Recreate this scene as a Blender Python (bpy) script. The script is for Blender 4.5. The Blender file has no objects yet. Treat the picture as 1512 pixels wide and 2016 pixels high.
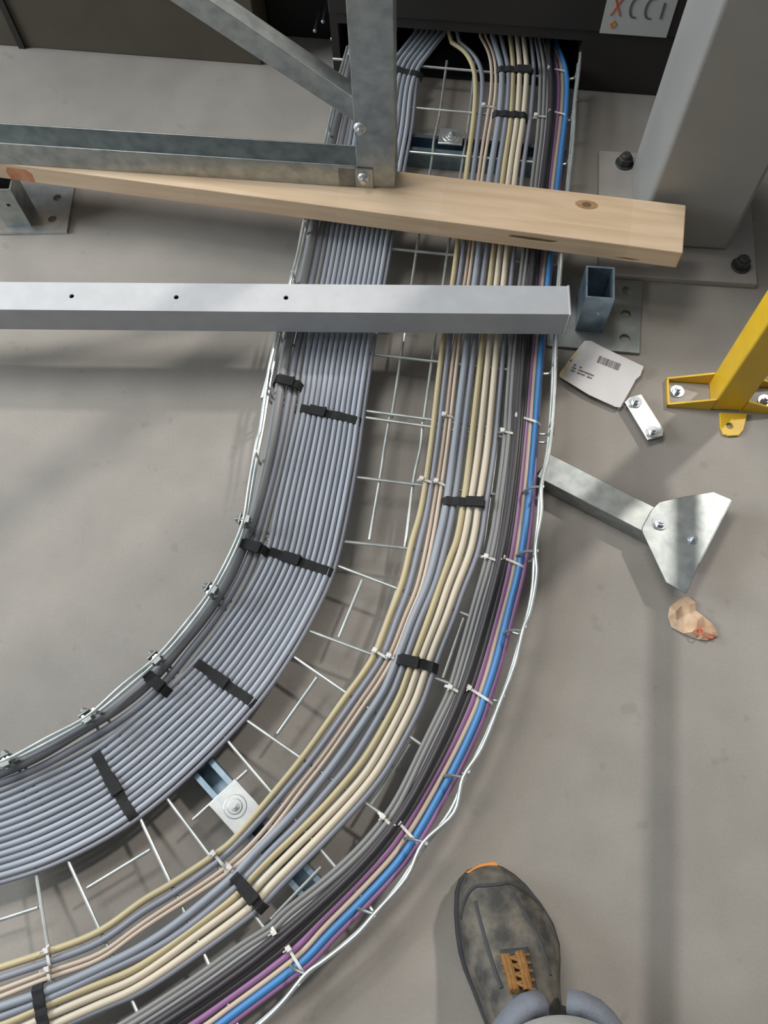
import bpy, bmesh, math, random
from mathutils import Vector, Matrix
from mathutils.geometry import intersect_line_line_2d
random.seed(7)
sc = bpy.context.scene
COL = sc.collection
R = math.radians

# ------------------------------------------------------------------ camera
FPX, PITCH, ROLL, CAMH = 1700.0, R(67.47), R(3.17), 1.15
_U0 = Vector((0, math.sin(PITCH), math.cos(PITCH)))
_R0 = Vector((1, 0, 0))
FWD = Vector((0, math.cos(PITCH), -math.sin(PITCH)))
RIGHT = _R0 * math.cos(ROLL) - _U0 * math.sin(ROLL)
UP = _U0 * math.cos(ROLL) + _R0 * math.sin(ROLL)
EYE = Vector((0, 0, CAMH))
cd = bpy.data.cameras.new('camera')
cam = bpy.data.objects.new('camera', cd)
COL.objects.link(cam)
m = Matrix((RIGHT, UP, -FWD)).transposed().to_4x4()
m.translation = EYE
cam.matrix_world = m
cd.sensor_fit = 'VERTICAL'
cd.sensor_height = 24.0
cd.lens = 24.0 * FPX / 2016.0
cd.clip_start = 0.01
sc.camera = cam

# ------------------------------------------------------------------ light
w = bpy.data.worlds.new('hall_ambient')
sc.world = w
w.use_nodes = True
nt = w.node_tree
bg = nt.nodes['Background']
tc = nt.nodes.new('ShaderNodeTexCoord')
mp = nt.nodes.new('ShaderNodeMapping'); mp.inputs['Scale'].default_value = (1.6, 1.6, 1.6)
nz = nt.nodes.new('ShaderNodeTexNoise'); nz.inputs['Scale'].default_value = 1.3; nz.inputs['Detail'].default_value = 2
cr = nt.nodes.new('ShaderNodeValToRGB')
cr.color_ramp.elements[0].position = 0.36; cr.color_ramp.elements[0].color = (0.22, 0.25, 0.27, 1)
cr.color_ramp.elements[1].position = 0.64; cr.color_ramp.elements[1].color = (0.92, 0.96, 1.0, 1)
nt.links.new(tc.outputs['Generated'], mp.inputs['Vector'])
nt.links.new(mp.outputs['Vector'], nz.inputs['Vector'])
nt.links.new(nz.outputs['Fac'], cr.inputs['Fac'])
# the hall is brighter ahead and to the left than behind the viewer
dt = nt.nodes.new('ShaderNodeVectorMath'); dt.operation = 'DOT_PRODUCT'; dt.inputs[1].default_value = (-0.35, 0.80, 0.35)
mr = nt.nodes.new('ShaderNodeMapRange'); mr.inputs['From Min'].default_value = -0.7; mr.inputs['From Max'].default_value = 0.8
mr.inputs['To Min'].default_value = 0.22; mr.inputs['To Max'].default_value = 1.25
mu = nt.nodes.new('ShaderNodeVectorMath'); mu.operation = 'SCALE'
nt.links.new(tc.outputs['Generated'], dt.inputs[0]); nt.links.new(dt.outputs['Value'], mr.inputs['Value'])
nt.links.new(cr.outputs['Color'], mu.inputs[0]); nt.links.new(mr.outputs['Result'], mu.inputs['Scale'])
nt.links.new(mu.outputs['Vector'], bg.inputs['Color'])
bg.inputs['Strength'].default_value = 0.66
sd = bpy.data.lights.new('hall_lamp_key', 'SUN')
sd.energy = 1.55
sd.angle = R(3.4)
sd.color = (1.0, 0.95, 0.88)
so = bpy.data.objects.new('hall_lamp_key', sd)
COL.objects.link(so)
SUNDIR = Vector((-0.76, -0.62, -1.12)).normalized()
so.rotation_euler = SUNDIR.to_track_quat('-Z', 'Y').to_euler()
so.location = (2, 2, 3)
ad = bpy.data.lights.new('hall_lamp_overhead', 'AREA')
ad.shape = 'RECTANGLE'; ad.size = 2.0; ad.size_y = 0.6
ad.energy = 78; ad.color = (1.0, 0.97, 0.93)
ao = bpy.data.objects.new('hall_lamp_overhead', ad)
COL.objects.link(ao)
ao.location = (-0.9, 1.75, 3.6)
ao.rotation_euler = (Vector((0, .5, 0)) - ao.location).to_track_quat('-Z', 'Y').to_euler()
wd_ = bpy.data.lights.new('added_side_light', 'AREA')  # added bluish light from the left, brightens the column's left face
wd_.shape = 'RECTANGLE'; wd_.size = 1.6; wd_.size_y = 1.2; wd_.energy = 135; wd_.color = (0.86, 0.94, 1.0)
wo = bpy.data.objects.new('added_side_light', wd_); COL.objects.link(wo)
wo.location = (-3.2, 1.1, 1.6)
wo.rotation_euler = (Vector((.6, .6, .2)) - wo.location).to_track_quat('-Z', 'Y').to_euler()
sc.view_settings.view_transform = 'Standard'
sc.view_settings.look = 'None'
sc.view_settings.gamma = 1
sc.view_settings.use_curve_mapping = False
sc.view_settings.exposure = -0.06

# ------------------------------------------------------------------ helpers
def ray(u, v):
    return FWD + RIGHT * ((u - 756) / FPX) + UP * ((1008 - v) / FPX)
def P(u, v, z=0.0):
    d = ray(u, v)
    return EYE + d * ((z - CAMH) / d.z)
def PX(p):
    d = Vector(p) - EYE
    k = d.dot(FWD)
    return 756 + FPX * d.dot(RIGHT) / k, 1008 - FPX * d.dot(UP) / k
def on_plane(u, v, p0, n):
    d = ray(u, v)
    return EYE + d * ((p0 - EYE).dot(n) / d.dot(n))
def z_over(base, v1):
    """height over base (vertical) that shows at image row v1"""
    a, b = 0.0, 1.1
    for _ in range(50):
        c = (a + b) / 2
        if PX((base.x, base.y, c))[1] > v1: a = c
        else: b = c
    return (a + b) / 2
def srgb(r, g, b):
    f = lambda c: (c / 255 / 12.92) if c / 255 <= .04045 else ((c / 255 + .055) / 1.055) ** 2.4
    return (f(r), f(g), f(b), 1)

def mat(name, col, rough=.5, metal=0.0, var=0.0, scale=20, col2=None, bump=0.0, bscale=None, coat=0, spec=.5, stretch=None):
    mt = bpy.data.materials.new(name)
    mt.use_nodes = True
    n = mt.node_tree.nodes; l = mt.node_tree.links
    b = n['Principled BSDF']
    b.inputs['Roughness'].default_value = rough
    b.inputs['Metallic'].default_value = metal
    b.inputs['Specular IOR Level'].default_value = spec
    b.inputs['Coat Weight'].default_value = coat
    c = srgb(*col)
    if var or col2:
        t = n.new('ShaderNodeTexCoord')
        mpn = n.new('ShaderNodeMapping')
        if stretch: mpn.inputs['Scale'].default_value = stretch
        x = n.new('ShaderNodeTexNoise'); x.inputs['Scale'].default_value = scale; x.inputs['Detail'].default_value = 5
        r = n.new('ShaderNodeValToRGB')
        c2 = srgb(*col2) if col2 else tuple(min(1, k * (1 + var)) for k in c[:3]) + (1,)
        c1 = c if col2 else tuple(k * (1 - var) for k in c[:3]) + (1,)
        r.color_ramp.elements[0].color = c1; r.color_ramp.elements[1].color = c2
        r.color_ramp.elements[0].position = .35; r.color_ramp.elements[1].position = .65
        l.new(t.outputs['Object'], mpn.inputs['Vector']); l.new(mpn.outputs['Vector'], x.inputs['Vector'])
        l.new(x.outputs['Fac'], r.inputs['Fac']); l.new(r.outputs['Color'], b.inputs['Base Color'])
        if bump:
            bp = n.new('ShaderNodeBump'); bp.inputs['Strength'].default_value = bump; bp.inputs['Distance'].default_value = .002
            y = n.new('ShaderNodeTexNoise'); y.inputs['Scale'].default_value = bscale or scale * 4; y.inputs['Detail'].default_value = 6
            l.new(mpn.outputs['Vector'], y.inputs['Vector']); l.new(y.outputs['Fac'], bp.inputs['Height']); l.new(bp.outputs['Normal'], b.inputs['Normal'])
    else:
        b.inputs['Base Color'].default_value = c
    return mt

def concrete():
    mt = bpy.data.materials.new('power_floated_concrete'); mt.use_nodes = True
    n = mt.node_tree.nodes; l = mt.node_tree.links; b = n['Principled BSDF']
    t = n.new('ShaderNodeTexCoord')
    def noise(s, d, lo, hi, c1, c2):
        x = n.new('ShaderNodeTexNoise'); x.inputs['Scale'].default_value = s; x.inputs['Detail'].default_value = d
        r = n.new('ShaderNodeValToRGB'); r.color_ramp.elements[0].position = lo; r.color_ramp.elements[1].position = hi
        r.color_ramp.elements[0].color = c1; r.color_ramp.elements[1].color = c2
        l.new(t.outputs['Object'], x.inputs['Vector']); l.new(x.outputs['Fac'], r.inputs['Fac']); return r, x
    r1, x1 = noise(2.2, 5, .35, .68, srgb(137, 132, 125), srgb(155, 149, 141))
    r2, x2 = noise(14, 7, .3, .75, (.86, .86, .86, 1), (1, 1, 1, 1))
    r3, x3 = noise(260, 4, .3, .7, (.93, .93, .93, 1), (1, 1, 1, 1))
    r4, x4 = noise(34, 2, .25, .32, (.89, .885, .88, 1), (1, 1, 1, 1))
    cur = r1.outputs['Color']
    for r in (r2, r3, r4):
        mx = n.new('ShaderNodeMix'); mx.data_type = 'RGBA'; mx.blend_type = 'MULTIPLY'; mx.inputs['Factor'].default_value = 1
        l.new(cur, mx.inputs['A']); l.new(r.outputs['Color'], mx.inputs['B']); cur = mx.outputs['Result']
    l.new(cur, b.inputs['Base Color'])
    b.inputs['Roughness'].default_value = .62; b.inputs['Specular IOR Level'].default_value = .35
    bp = n.new('ShaderNodeBump'); bp.inputs['Strength'].default_value = .12; bp.inputs['Distance'].default_value = .001
    l.new(x3.outputs['Fac'], bp.inputs['Height']); l.new(bp.outputs['Normal'], b.inputs['Normal'])
    return mt

def timber_mat():
    mt = bpy.data.materials.new('planed_pine'); mt.use_nodes = True
    n = mt.node_tree.nodes; l = mt.node_tree.links; b = n['Principled BSDF']
    t = n.new('ShaderNodeTexCoord'); mp_ = n.new('ShaderNodeMapping'); mp_.inputs['Scale'].default_value = (1.2, 16, 16)
    x = n.new('ShaderNodeTexNoise'); x.inputs['Scale'].default_value = 5; x.inputs['Detail'].default_value = 6; x.inputs['Distortion'].default_value = .6
    r = n.new('ShaderNodeValToRGB'); r.color_ramp.elements[0].position = .3; r.color_ramp.elements[1].position = .7
    r.color_ramp.elements[0].color = srgb(208, 178, 144); r.color_ramp.elements[1].color = srgb(224, 200, 170)
    l.new(t.outputs['Object'], mp_.inputs['Vector']); l.new(mp_.outputs['Vector'], x.inputs['Vector']); l.new(x.outputs['Fac'], r.inputs['Fac'])
    # finger jointed lengths differ a little in tone
    sx = n.new('ShaderNodeSeparateXYZ'); vo = n.new('ShaderNodeTexVoronoi'); vo.voronoi_dimensions = '1D'; vo.inputs['Scale'].default_value = 6.5
    l.new(t.outputs['Object'], sx.inputs['Vector']); l.new(sx.outputs['X'], vo.inputs['W'])
    r2 = n.new('ShaderNodeValToRGB'); r2.color_ramp.elements[0].color = (.86, .83, .80, 1); r2.color_ramp.elements[1].color = (1.0, 1.0, 1.0, 1)
    l.new(vo.outputs['Color'], r2.inputs['Fac'])
    mx = n.new('ShaderNodeMix'); mx.data_type = 'RGBA'; mx.blend_type = 'MULTIPLY'; mx.inputs['Factor'].default_value = 1
    l.new(r.outputs['Color'], mx.inputs['A']); l.new(r2.outputs['Color'], mx.inputs['B'])
    l.new(mx.outputs['Result'], b.inputs['Base Color']); b.inputs['Roughness'].default_value = .6
    return mt

M = dict(
    floor=concrete(), pine=timber_mat(),
    galv=mat('galvanised_steel', (150, 156, 156), .36, .85, scale=55, col2=(176, 180, 178)),
    galv_dull=mat('dull_galvanised_steel', (128, 133, 131), .5, .75, scale=30, col2=(150, 154, 150)),
    zinc=mat('bright_zinc_plate', (196, 200, 200), .3, .85, scale=60, col2=(214, 217, 215)),
    blue_zinc=mat('blue_passivated_zinc', (120, 142, 158), .32, .85, scale=40, col2=(150, 168, 180)),
    wire=mat('tray_wire_zinc', (176, 182, 180), .38, .75, scale=40, col2=(204, 208, 204)),
    beam=mat('light_grey_powder_coat', (176, 177, 179), .45, 0, .04, 40),
    column=mat('warm_grey_paint', (148, 148, 145), .4, 0, .05, 6),
    columnplate=mat('grey_painted_plate', (152, 147, 141), .5, 0, .06, 20),
    bolt_dark=mat('oxidised_dark_bolt', (70, 72, 68), .5, .5, .12, 60),
    bolt=mat('zinc_bolt', (190, 195, 200), .25, .9),
    yellow=mat('yellow_powder_coat', (214, 172, 38), .42, 0, .05, 30),
    cab=mat('black_cabinet_paint', (38, 35, 32), .55, 0, .1, 12),
    plinth=mat('brown_black_plinth', (80, 72, 61), .6, 0, .08, 12),
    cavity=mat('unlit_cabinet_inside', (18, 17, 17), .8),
    ribbon=mat('blue_grey_pvc', (145, 150, 159), .42, 0, .05, 9),
    ribbon2=mat('mid_grey_pvc', (134, 139, 147), .42, 0, .05, 9),
    thick=mat('dark_grey_pvc', (128, 129, 131), .45, 0, .06, 9),
    slate=mat('slate_grey_pvc', (124, 127, 136), .42, 0, .05, 9),
    olive=mat('olive_tan_pvc', (172, 159, 124), .45, 0, .04, 9),
    beige=mat('beige_pvc', (188, 177, 157), .45, 0, .04, 9),
    pinkbeige=mat('pink_beige_pvc', (182, 165, 148), .45, 0, .04, 9),
    dark=mat('charcoal_pvc', (114, 114, 112), .42, 0, .06, 9),
    black=mat('black_pvc', (50, 46, 48), .42, 0, .1, 9),
    purple=mat('purple_pvc', (142, 100, 142), .42, 0, .04, 9),
    blue=mat('blue_pvc', (60, 116, 168), .4, 0, .04, 9),
    velcro=mat('black_hook_and_loop', (30, 30, 31), .9, 0, .2, 300),
    tie=mat('natural_nylon', (206, 203, 198), .35),
    card=mat('white_card', (205, 203, 203), .7, 0, .02, 30),
    yellowed=mat('yellowed_card', (206, 190, 150), .7, 0, .05, 60),
    ink=mat('grey_ink', (88, 88, 92), .7),
    scrap=mat('brown_stained_paper', (205, 180, 152), .8, 0, scale=45, col2=(176, 142, 112)),
    red=mat('orange_red_ink', (196, 96, 66), .7),
    sticker=mat('white_label_film', (178, 180, 176), .5),
    knot=mat('pine_knot', (150, 112, 78), .6, 0, scale=90, col2=(176, 136, 98)),
    stain=mat('red_brown_stain', (178, 112, 84), .65, 0, scale=50, col2=(196, 140, 104)),
    smudge=mat('dark_wood_mark', (104, 86, 52), .7),
    boot=mat('dirty_grey_nubuck', (50, 49, 46), .8, 0, scale=42, col2=(98, 92, 82), bump=.7, bscale=140),
    boot_dark=mat('dark_boot_rubber', (52, 54, 55), .75, 0, .15, 40),
    lace=mat('brown_lace', (120, 82, 34), .75, 0, .15, 90),
    sole=mat('orange_sole', (206, 132, 56), .6, 0, .06, 40),
    trouser=mat('slate_work_cloth', (104, 108, 116), .9, 0, .06, 60, bump=.4, bscale=300),
    knee=mat('pale_grey_knee_patch', (150, 150, 146), .9, 0, .05, 60, bump=.4, bscale=300),
)

def finish(name, bm, mt, parent=None, smooth=True, angle=40):
    bmesh.ops.recalc_face_normals(bm, faces=bm.faces)
    me = bpy.data.meshes.new(name)
    bm.to_mesh(me); bm.free()
    o = bpy.data.objects.new(name, me); COL.objects.link(o)
    me.materials.append(mt)
    if smooth:
        me.shade_smooth()
        me.set_sharp_from_angle(angle=R(angle))
    if parent:
        o.parent = parent
        o.matrix_parent_inverse = Matrix.Translation(parent.location).inverted()
    else:
        bb = [Vector(c) for c in o.bound_box]
        c = sum(bb, Vector()) / 8; c.z = min(b.z for b in bb)
        me.transform(Matrix.Translation(-c)); o.location = c
    return o
def tag(o, label, cat, group=None):
    o['label'] = label; o['category'] = cat
    if group: o['group'] = group
    return o
def empty(name, loc, label, cat, group=None):
    o = bpy.data.objects.new(name, None); COL.objects.link(o)
    o.location = loc; o.empty_display_size = .05
    return tag(o, label, cat, group)

def catmull(pts, n=6):
    pts = [Vector(p) for p in pts]
    if len(pts) < 3: return pts
    q = [pts[0] * 2 - pts[1]] + pts + [pts[-1] * 2 - pts[-2]]
    out = []
    for i in range(1, len(q) - 2):
        p0, p1, p2, p3 = q[i - 1:i + 3]
        for k in range(n):
            t = k / n
            out.append(.5 * ((2 * p1) + (p2 - p0) * t + (2 * p0 - 5 * p1 + 4 * p2 - p3) * t * t + (3 * p1 - p0 - 3 * p2 + p3) * t ** 3))
    out.append(pts[-1])
    return out
def resample(pts, n):
    L = [0]
    for a, b in zip(pts, pts[1:]): L.append(L[-1] + (b - a).length)
    out = []; j = 0
    for i in range(n):
        s = L[-1] * i / (n - 1)
        while j < len(L) - 2 and L[j + 1] < s: j += 1
        t = (s - L[j]) / max(1e-9, L[j + 1] - L[j])
        out.append(pts[j].lerp(pts[j + 1], min(1, t)))
    return out
def smooth_pts(pts, it=2):
    pts = [p.copy() for p in pts]
    for _ in range(it):
        pts = [pts[0]] + [(pts[i - 1] + pts[i] * 2 + pts[i + 1]) / 4 for i in range(1, len(pts) - 1)] + [pts[-1]]
    return pts
def sweep(bm, pts, prof, up=None, cap=True, closed_prof=True):
    """sweep a 2D profile [(a,b)] along pts; a along side, b along up"""
    pts = [Vector(p) for p in pts]
    rings = []
    prev = None
    for i, p in enumerate(pts):
        t = (pts[min(i + 1, len(pts) - 1)] - pts[max(i - 1, 0)]).normalized()
        if up is not None:
            side = t.cross(up)
            if side.length < 1e-5: side = prev or Vector((1, 0, 0))
            side.normalize()
        else:
            if prev is None:
                a = Vector((0, 0, 1)) if abs(t.z) < .9 else Vector((1, 0, 0))
                side = t.cross(a).normalized()
            else:
                side = (prev - t * prev.dot(t)).normalized()
        prev = side
        n = side.cross(t).normalized()
        rings.append([bm.verts.new(p + side * a + n * b) for a, b in prof])
    k = len(prof)
    for r0, r1 in zip(rings, rings[1:]):
        for j in range(k if closed_prof else k - 1):
            bm.faces.new((r0[j], r0[(j + 1) % k], r1[(j + 1) % k], r1[j]))
    if cap and closed_prof:
        bm.faces.new(rings[0][::-1]); bm.faces.new(rings[-1])
    return rings
def circ(r, n=10):
    return [(r * math.cos(2 * math.pi * i / n), r * math.sin(2 * math.pi * i / n)) for i in range(n)]
def tube(bm, pts, r, n=8):
    return sweep(bm, pts, circ(r, n))
def box(bm, c, ax, ay, az):
    """box from centre and three half-extent vectors"""
    c = Vector(c)
    v = [bm.verts.new(c + ax * sx + ay * sy + az * sz) for sx in (-1, 1) for sy in (-1, 1) for sz in (-1, 1)]
    for f in ((0, 1, 3, 2), (4, 6, 7, 5), (0, 4, 5, 1), (2, 3, 7, 6), (0, 2, 6, 4), (1, 5, 7, 3)):
        bm.faces.new([v[i] for i in f])
def plate(bm, outline, th, holes=(), up=Vector((0, 0, 1))):
    """flat plate: outline list of 3D points (coplanar), holes = list of (centre, radius, nseg); thickness th along -up"""
    up = up.normalized()
    tmp = bmesh.new()
    edges = []
    def loop(ps):
        vs = [tmp.verts.new(p) for p in ps]
        for i in range(len(vs)): edges.append(tmp.edges.new((vs[i], vs[(i + 1) % len(vs)])))
    loop(outline)
    a = up.orthogonal().normalized(); b = up.cross(a)
    for c, r, n in holes:
        c = Vector(c)
        loop([c + a * (r * math.cos(2 * math.pi * i / n)) + b * (r * math.sin(2 * math.pi * i / n)) for i in range(n)])
    bmesh.ops.triangle_fill(tmp, use_beauty=True, use_dissolve=False, edges=edges, normal=up)
    top = tmp.faces[:]
    ex = bmesh.ops.extrude_face_region(tmp, geom=top)
    for v in ex['geom']:
        if isinstance(v, bmesh.types.BMVert): v.co -= up * th
    me = bpy.data.meshes.new('t'); tmp.to_mesh(me); tmp.free()
    bm.from_mesh(me); bpy.data.meshes.remove(me)
def cyl(bm, c, axis, r, h, n=20, r2=None):
    axis = Vector(axis).normalized(); c = Vector(c)
    a = axis.orthogonal().normalized(); b = axis.cross(a)
    r2 = r if r2 is None else r2
    A = [bm.verts.new(c + (a * math.cos(2 * math.pi * i / n) + b * math.sin(2 * math.pi * i / n)) * r) for i in range(n)]
    B = [bm.verts.new(c + axis * h + (a * math.cos(2 * math.pi * i / n) + b * math.sin(2 * math.pi * i / n)) * r2) for i in range(n)]
    for i in range(n): bm.faces.new((A[i], A[(i + 1) % n], B[(i + 1) % n], B[i]))
    bm.faces.new(A[::-1]); bm.faces.new(B)
def dome(bm, c, axis, r, h, n=20, k=4):
    axis = Vector(axis).normalized(); c = Vector(c)
    a = axis.orthogonal().normalized(); b = axis.cross(a)
    prev = None
    for j in range(k):
        t = j / k * math.pi / 2
        ring = [bm.verts.new(c + axis * (h * math.sin(t)) + (a * math.cos(2 * math.pi * i / n) + b * math.sin(2 * math.pi * i / n)) * r * math.cos(t)) for i in range(n)]
        if prev:
            for i in range(n): bm.faces.new((prev[i], prev[(i + 1) % n], ring[(i + 1) % n], ring[i]))
        else: bm.faces.new(ring[::-1])
        prev = ring
    v = bm.verts.new(c + axis * h)
    for i in range(n): bm.faces.new((prev[i], prev[(i + 1) % n], v))
def hexbolt(bm, c, axis=Vector((0, 0, 1)), r=.0075, h=.006, washer=.011, stud=0):
    axis = Vector(axis).normalized(); c = Vector(c)
    cyl(bm, c, axis, washer, .0018, 24)
    cyl(bm, c + axis * .0018, axis, r, h, 6)
    if stud: cyl(bm, c + axis * (.0018 + h), axis, r * .55, stud, 14)
def bevel(o, wd=.002, seg=2):
    b = o.modifiers.new('edge_rounding', 'BEVEL'); b.width = wd; b.segments = seg; b.limit_method = 'ANGLE'; b.angle_limit = R(40)
    return o
Z = Vector((0, 0, 1))

# ------------------------------------------------------------------ setting
bm = bmesh.new()
plate(bm, [(-4, -3, 0), (4, -3, 0), (4, 4.5, 0), (-4, 4.5, 0)], .1)
fl = finish('floor', bm, M['floor'], smooth=False); fl['kind'] = 'structure'

# ------------------------------------------------------------------ cabinets behind
F0, F1 = P(0, 90), P(1310, 190)
CD = (F1 - F0).normalized(); CD.z = 0; CD.normalize()
CN = Vector((CD.y, -CD.x, 0))           # towards the viewer
def wallpt(u, v): return on_plane(u, v, F0, CN)
def at_s(s, z=0, off=0): return F0 + CD * s + Z * z + CN * off
def s_of(u, v): return (wallpt(u, v) - F0).dot(CD)
def slab(bm, s0, s1, z0, z1, o0, o1):
    c = at_s((s0 + s1) / 2, (z0 + z1) / 2, (o0 + o1) / 2)
    box(bm, c, CD * ((s1 - s0) / 2), CN * ((o1 - o0) / 2), Z * ((z1 - z0) / 2))
sL1 = s_of(515, 122); sR0 = s_of(657, 133); sO0 = s_of(672, 140); sO1 = s_of(1128, 174)
zO = wallpt(950, 66).z
left = empty('control_cabinet', at_s(sL1 - .6, 0, -.3), 'brown black cabinet at the upper left, standing on the floor behind the galvanised channel', 'cabinet')
bm = bmesh.new(); slab(bm, -1.2, sL1, 0, .16, -.5, -.001); bevel(finish('plinth', bm, M['plinth'], left), .002)
bm = bmesh.new(); slab(bm, -1.2, sL1, .165, 0.85, -.5, .012); bevel(finish('body', bm, M['cab'], left), .004)
bm = bmesh.new()
a0, a1 = wallpt(10, 0), wallpt(50, 92)
slab(bm, (a1 - F0).dot(CD) - .012, (a1 - F0).dot(CD), 0.0, .16, -.001, .004); finish('plinth_joint_strip', bm, M['cab'], left)

right = empty('control_cabinet', at_s(sR0 + .6, 0, -.3), 'tall black cabinet that swallows the cables, with a white label', 'cabinet')
sE = s_of(1310, 190) + .75
bm = bmesh.new()
slab(bm, sR0, sO0, 0, zO + .02, -.5, 0); slab(bm, sO1, sE, 0, zO + .02, -.5, 0); slab(bm, sO0, sO1, zO, zO + .02, -.5, 0)
finish('plinth', bm, M['cab'], right)
bm = bmesh.new(); slab(bm, sR0, sE, zO + .022, 0.85, -.5, .006); bevel(finish('body', bm, M['cab'], right), .003)
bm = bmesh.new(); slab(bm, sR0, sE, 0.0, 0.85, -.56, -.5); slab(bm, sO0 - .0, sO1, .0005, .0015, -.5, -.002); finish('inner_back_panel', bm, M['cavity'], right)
# label on the cabinet door
st = [on_plane(u, v, F0 + CN * .007, CN) for u, v in ((1180, 65), (1312, 73), (1332, 0), (1198, 0))]
dx = (st[1] - st[0]); dx.z = 0; dx.normalize()
LW = (st[1] - st[0]).dot(dx)
o0 = st[0]; HZ = .16
bm = bmesh.new()
plate(bm, [o0, o0 + dx * LW, o0 + dx * LW + Z * HZ, o0 + Z * HZ], .0008, up=CN)
lab = finish('label', bm, M['sticker'], right)
def lp(x, y, off=.0006): return o0 + dx * (LW * x) + Z * (LW * y) + CN * off
def strokes(lst, wd, name, mt, par):
    bm = bmesh.new()
    for s in lst:
        pts = [lp(*q) for q in s]
        sweep(bm, pts, [(-wd, -.0002), (wd, -.0002), (wd, .0002), (-wd, .0002)], up=CN)
    return finish(name, bm, mt, par, smooth=False)
def arcC(cx, cy, rx, ry, a0, a1, n=12):
    return [(cx + rx * math.cos(R(a0 + (a1 - a0) * i / n)), cy + ry * math.sin(R(a0 + (a1 - a0) * i / n))) for i in range(n + 1)]
strokes([[(.10, .30), (.24, .62)], [(.24, .30), (.10, .62)], [(.10, .62), (.17, .46), (.24, .62)]], LW * .012, 'printed_emblem', M['red'], lab)
strokes([[(.17, .10), (.21, .16), (.17, .22), (.13, .16), (.17, .10)]], LW * .014, 'printed_diamond', M['sole'], lab)
strokes([arcC(.44, .45, .08, .16, 70, 290), arcC(.66, .45, .08, .16, 70, 290), [(.83, .30), (.83, .56)]], LW * .014, 'printed_letters', M['ink'], lab)
# loose bits in the dark gap between the cabinets
gs = (sL1 + sR0) / 2
gb = bmesh.new()
for (u, v, r) in ((655, 76, .005), (620, 60, .004), (636, 42, .004)):
    p = on_plane(u, v, F0 - CN * .03, CN); dome(gb, p, CN, r, r, 10); cyl(gb, p - CN * .05, CN, r * .7, .05, 8)
finish('hinge_screws', gb, M['bolt'], right)
bm = bmesh.new(); slab(bm, sL1 + .004, sR0 - .004, 0, 0.85, -.2, -.08); o = finish('gap_shade_block', bm, M['cavity'], right)  # near-black block standing in for the shade deep in the gap

# ------------------------------------------------------------------ wire mesh tray
ZW, RW, ZTOP = .045, .0022, .088
inner_px = [(684, 92), (668, 150), (655, 210), (628, 330), (600, 430), (586, 500), (570, 560), (540, 680), (527, 740), (513, 840), (505, 872), (490, 960), (480, 1022),
            (458, 1080), (416, 1160), (362, 1232), (306, 1296), (240, 1350), (171, 1411), (95, 1452), (12, 1496), (-70, 1524)]
outer_px = [(1143, 104), (1140, 140), (1133, 200), (1128, 290), (1113, 420), (1106, 500), (1097, 640), (1094, 700), (1092, 760), (1086, 850), (1079, 900), (1066, 958), (1066, 1010),
            (1055, 1080), (1057, 1130), (1045, 1200), (1030, 1240), (1013, 1310), (986, 1380), (950, 1470), (912, 1531), (894, 1600), (833, 1660), (800, 1728), (737, 1800), (700, 1842), (640, 1890), (602, 1918), (555, 1975), (505, 2022), (450, 2060)]
inner = catmull([P(u, v, ZTOP) for u, v in inner_px], 5)
outer = catmull([P(u, v, ZTOP) for u, v in outer_px], 5)
def flat(ps, z): return [Vector((p.x, p.y, z)) for p in ps]
tray = empty('wire_mesh_cable_tray', flat([inner[len(inner) // 2].lerp(outer[len(outer) // 2], .5)], 0)[0],
             'curved galvanised wire mesh cable tray on the floor, full of grey and coloured cables', 'cable tray')
in_s, out_s = smooth_pts(inner, 14), smooth_pts(outer, 14)
for ps, z in ((inner, ZTOP), (in_s, .07), (outer, ZTOP), (out_s, .066)):
    bm = bmesh.new(); tube(bm, flat(ps, z), RW + .0003, 8)
    finish('side_wire', bm, M['wire'], tray)
def hit(poly, a, d, far):
    best = None
    for p, q in zip(poly, poly[1:]):
        A = a - d * far; B = a + d * far
        r = intersect_line_line_2d((A.x, A.y), (B.x, B.y), (p.x, p.y), (q.x, q.y))
        if r is not None:
            dist = (Vector((r[0], r[1], 0)) - Vector((a.x, a.y, 0))).length
            if best is None or dist < best[0]: best = (dist, Vector(r))
    return best[1] if best else None
cross = [((834, 131), (940, 140)), ((810, 212), (925, 222)), ((794, 298), (915, 308)), ((780, 396), (905, 406)), ((770, 490), (890, 502)), ((752, 590), (875, 604)),
         ((735, 698), (860, 712)), ((712, 808), (848, 826)), ((712, 821), (846, 840)), ((690, 938), (828, 955)), ((668, 1065), (806, 1080)), ((654, 1110), (786, 1160)),
         ((606, 1241), (737, 1290)), ((577, 1292), (680, 1363)), ((477, 1412), (585, 1487)), ((444, 1454), (533, 1558)), ((326, 1568), (425, 1700)), ((272, 1603), (337, 1741)),
         ((132, 1690), (198, 1834)), ((71, 1718), (95, 1870))]
for a, b in cross:
    A, B = P(*a, ZW), P(*b, ZW)
    d = (B - A).normalized()
    i = hit(in_s, A, d, .6); o_ = hit(out_s, B, d, .9)
    I = Vector((i.x, i.y, ZW)) if i is not None else A - d * .17
    O = Vector((o_.x, o_.y, ZW)) if o_ is not None else B + d * .2
    pts = [I.lerp(O, t / 6) for t in range(7)]
    c = .008
    pts[0] = I + d * c; pts[-1] = O - d * c
    if i is not None: pts = [Vector((I.x, I.y, ZTOP + .002)), Vector((I.x, I.y, ZW + c)), I + d * c * .3 + Z * c * .3] + pts
    if o_ is not None: pts = pts + [O - d * c * .3 + Z * c * .3, Vector((O.x, O.y, ZW + c)), Vector((O.x, O.y, ZTOP + .002))]
    bm = bmesh.new(); tube(bm, pts, RW, 8)
    finish('cross_wire', bm, M['wire'], tray)
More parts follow.
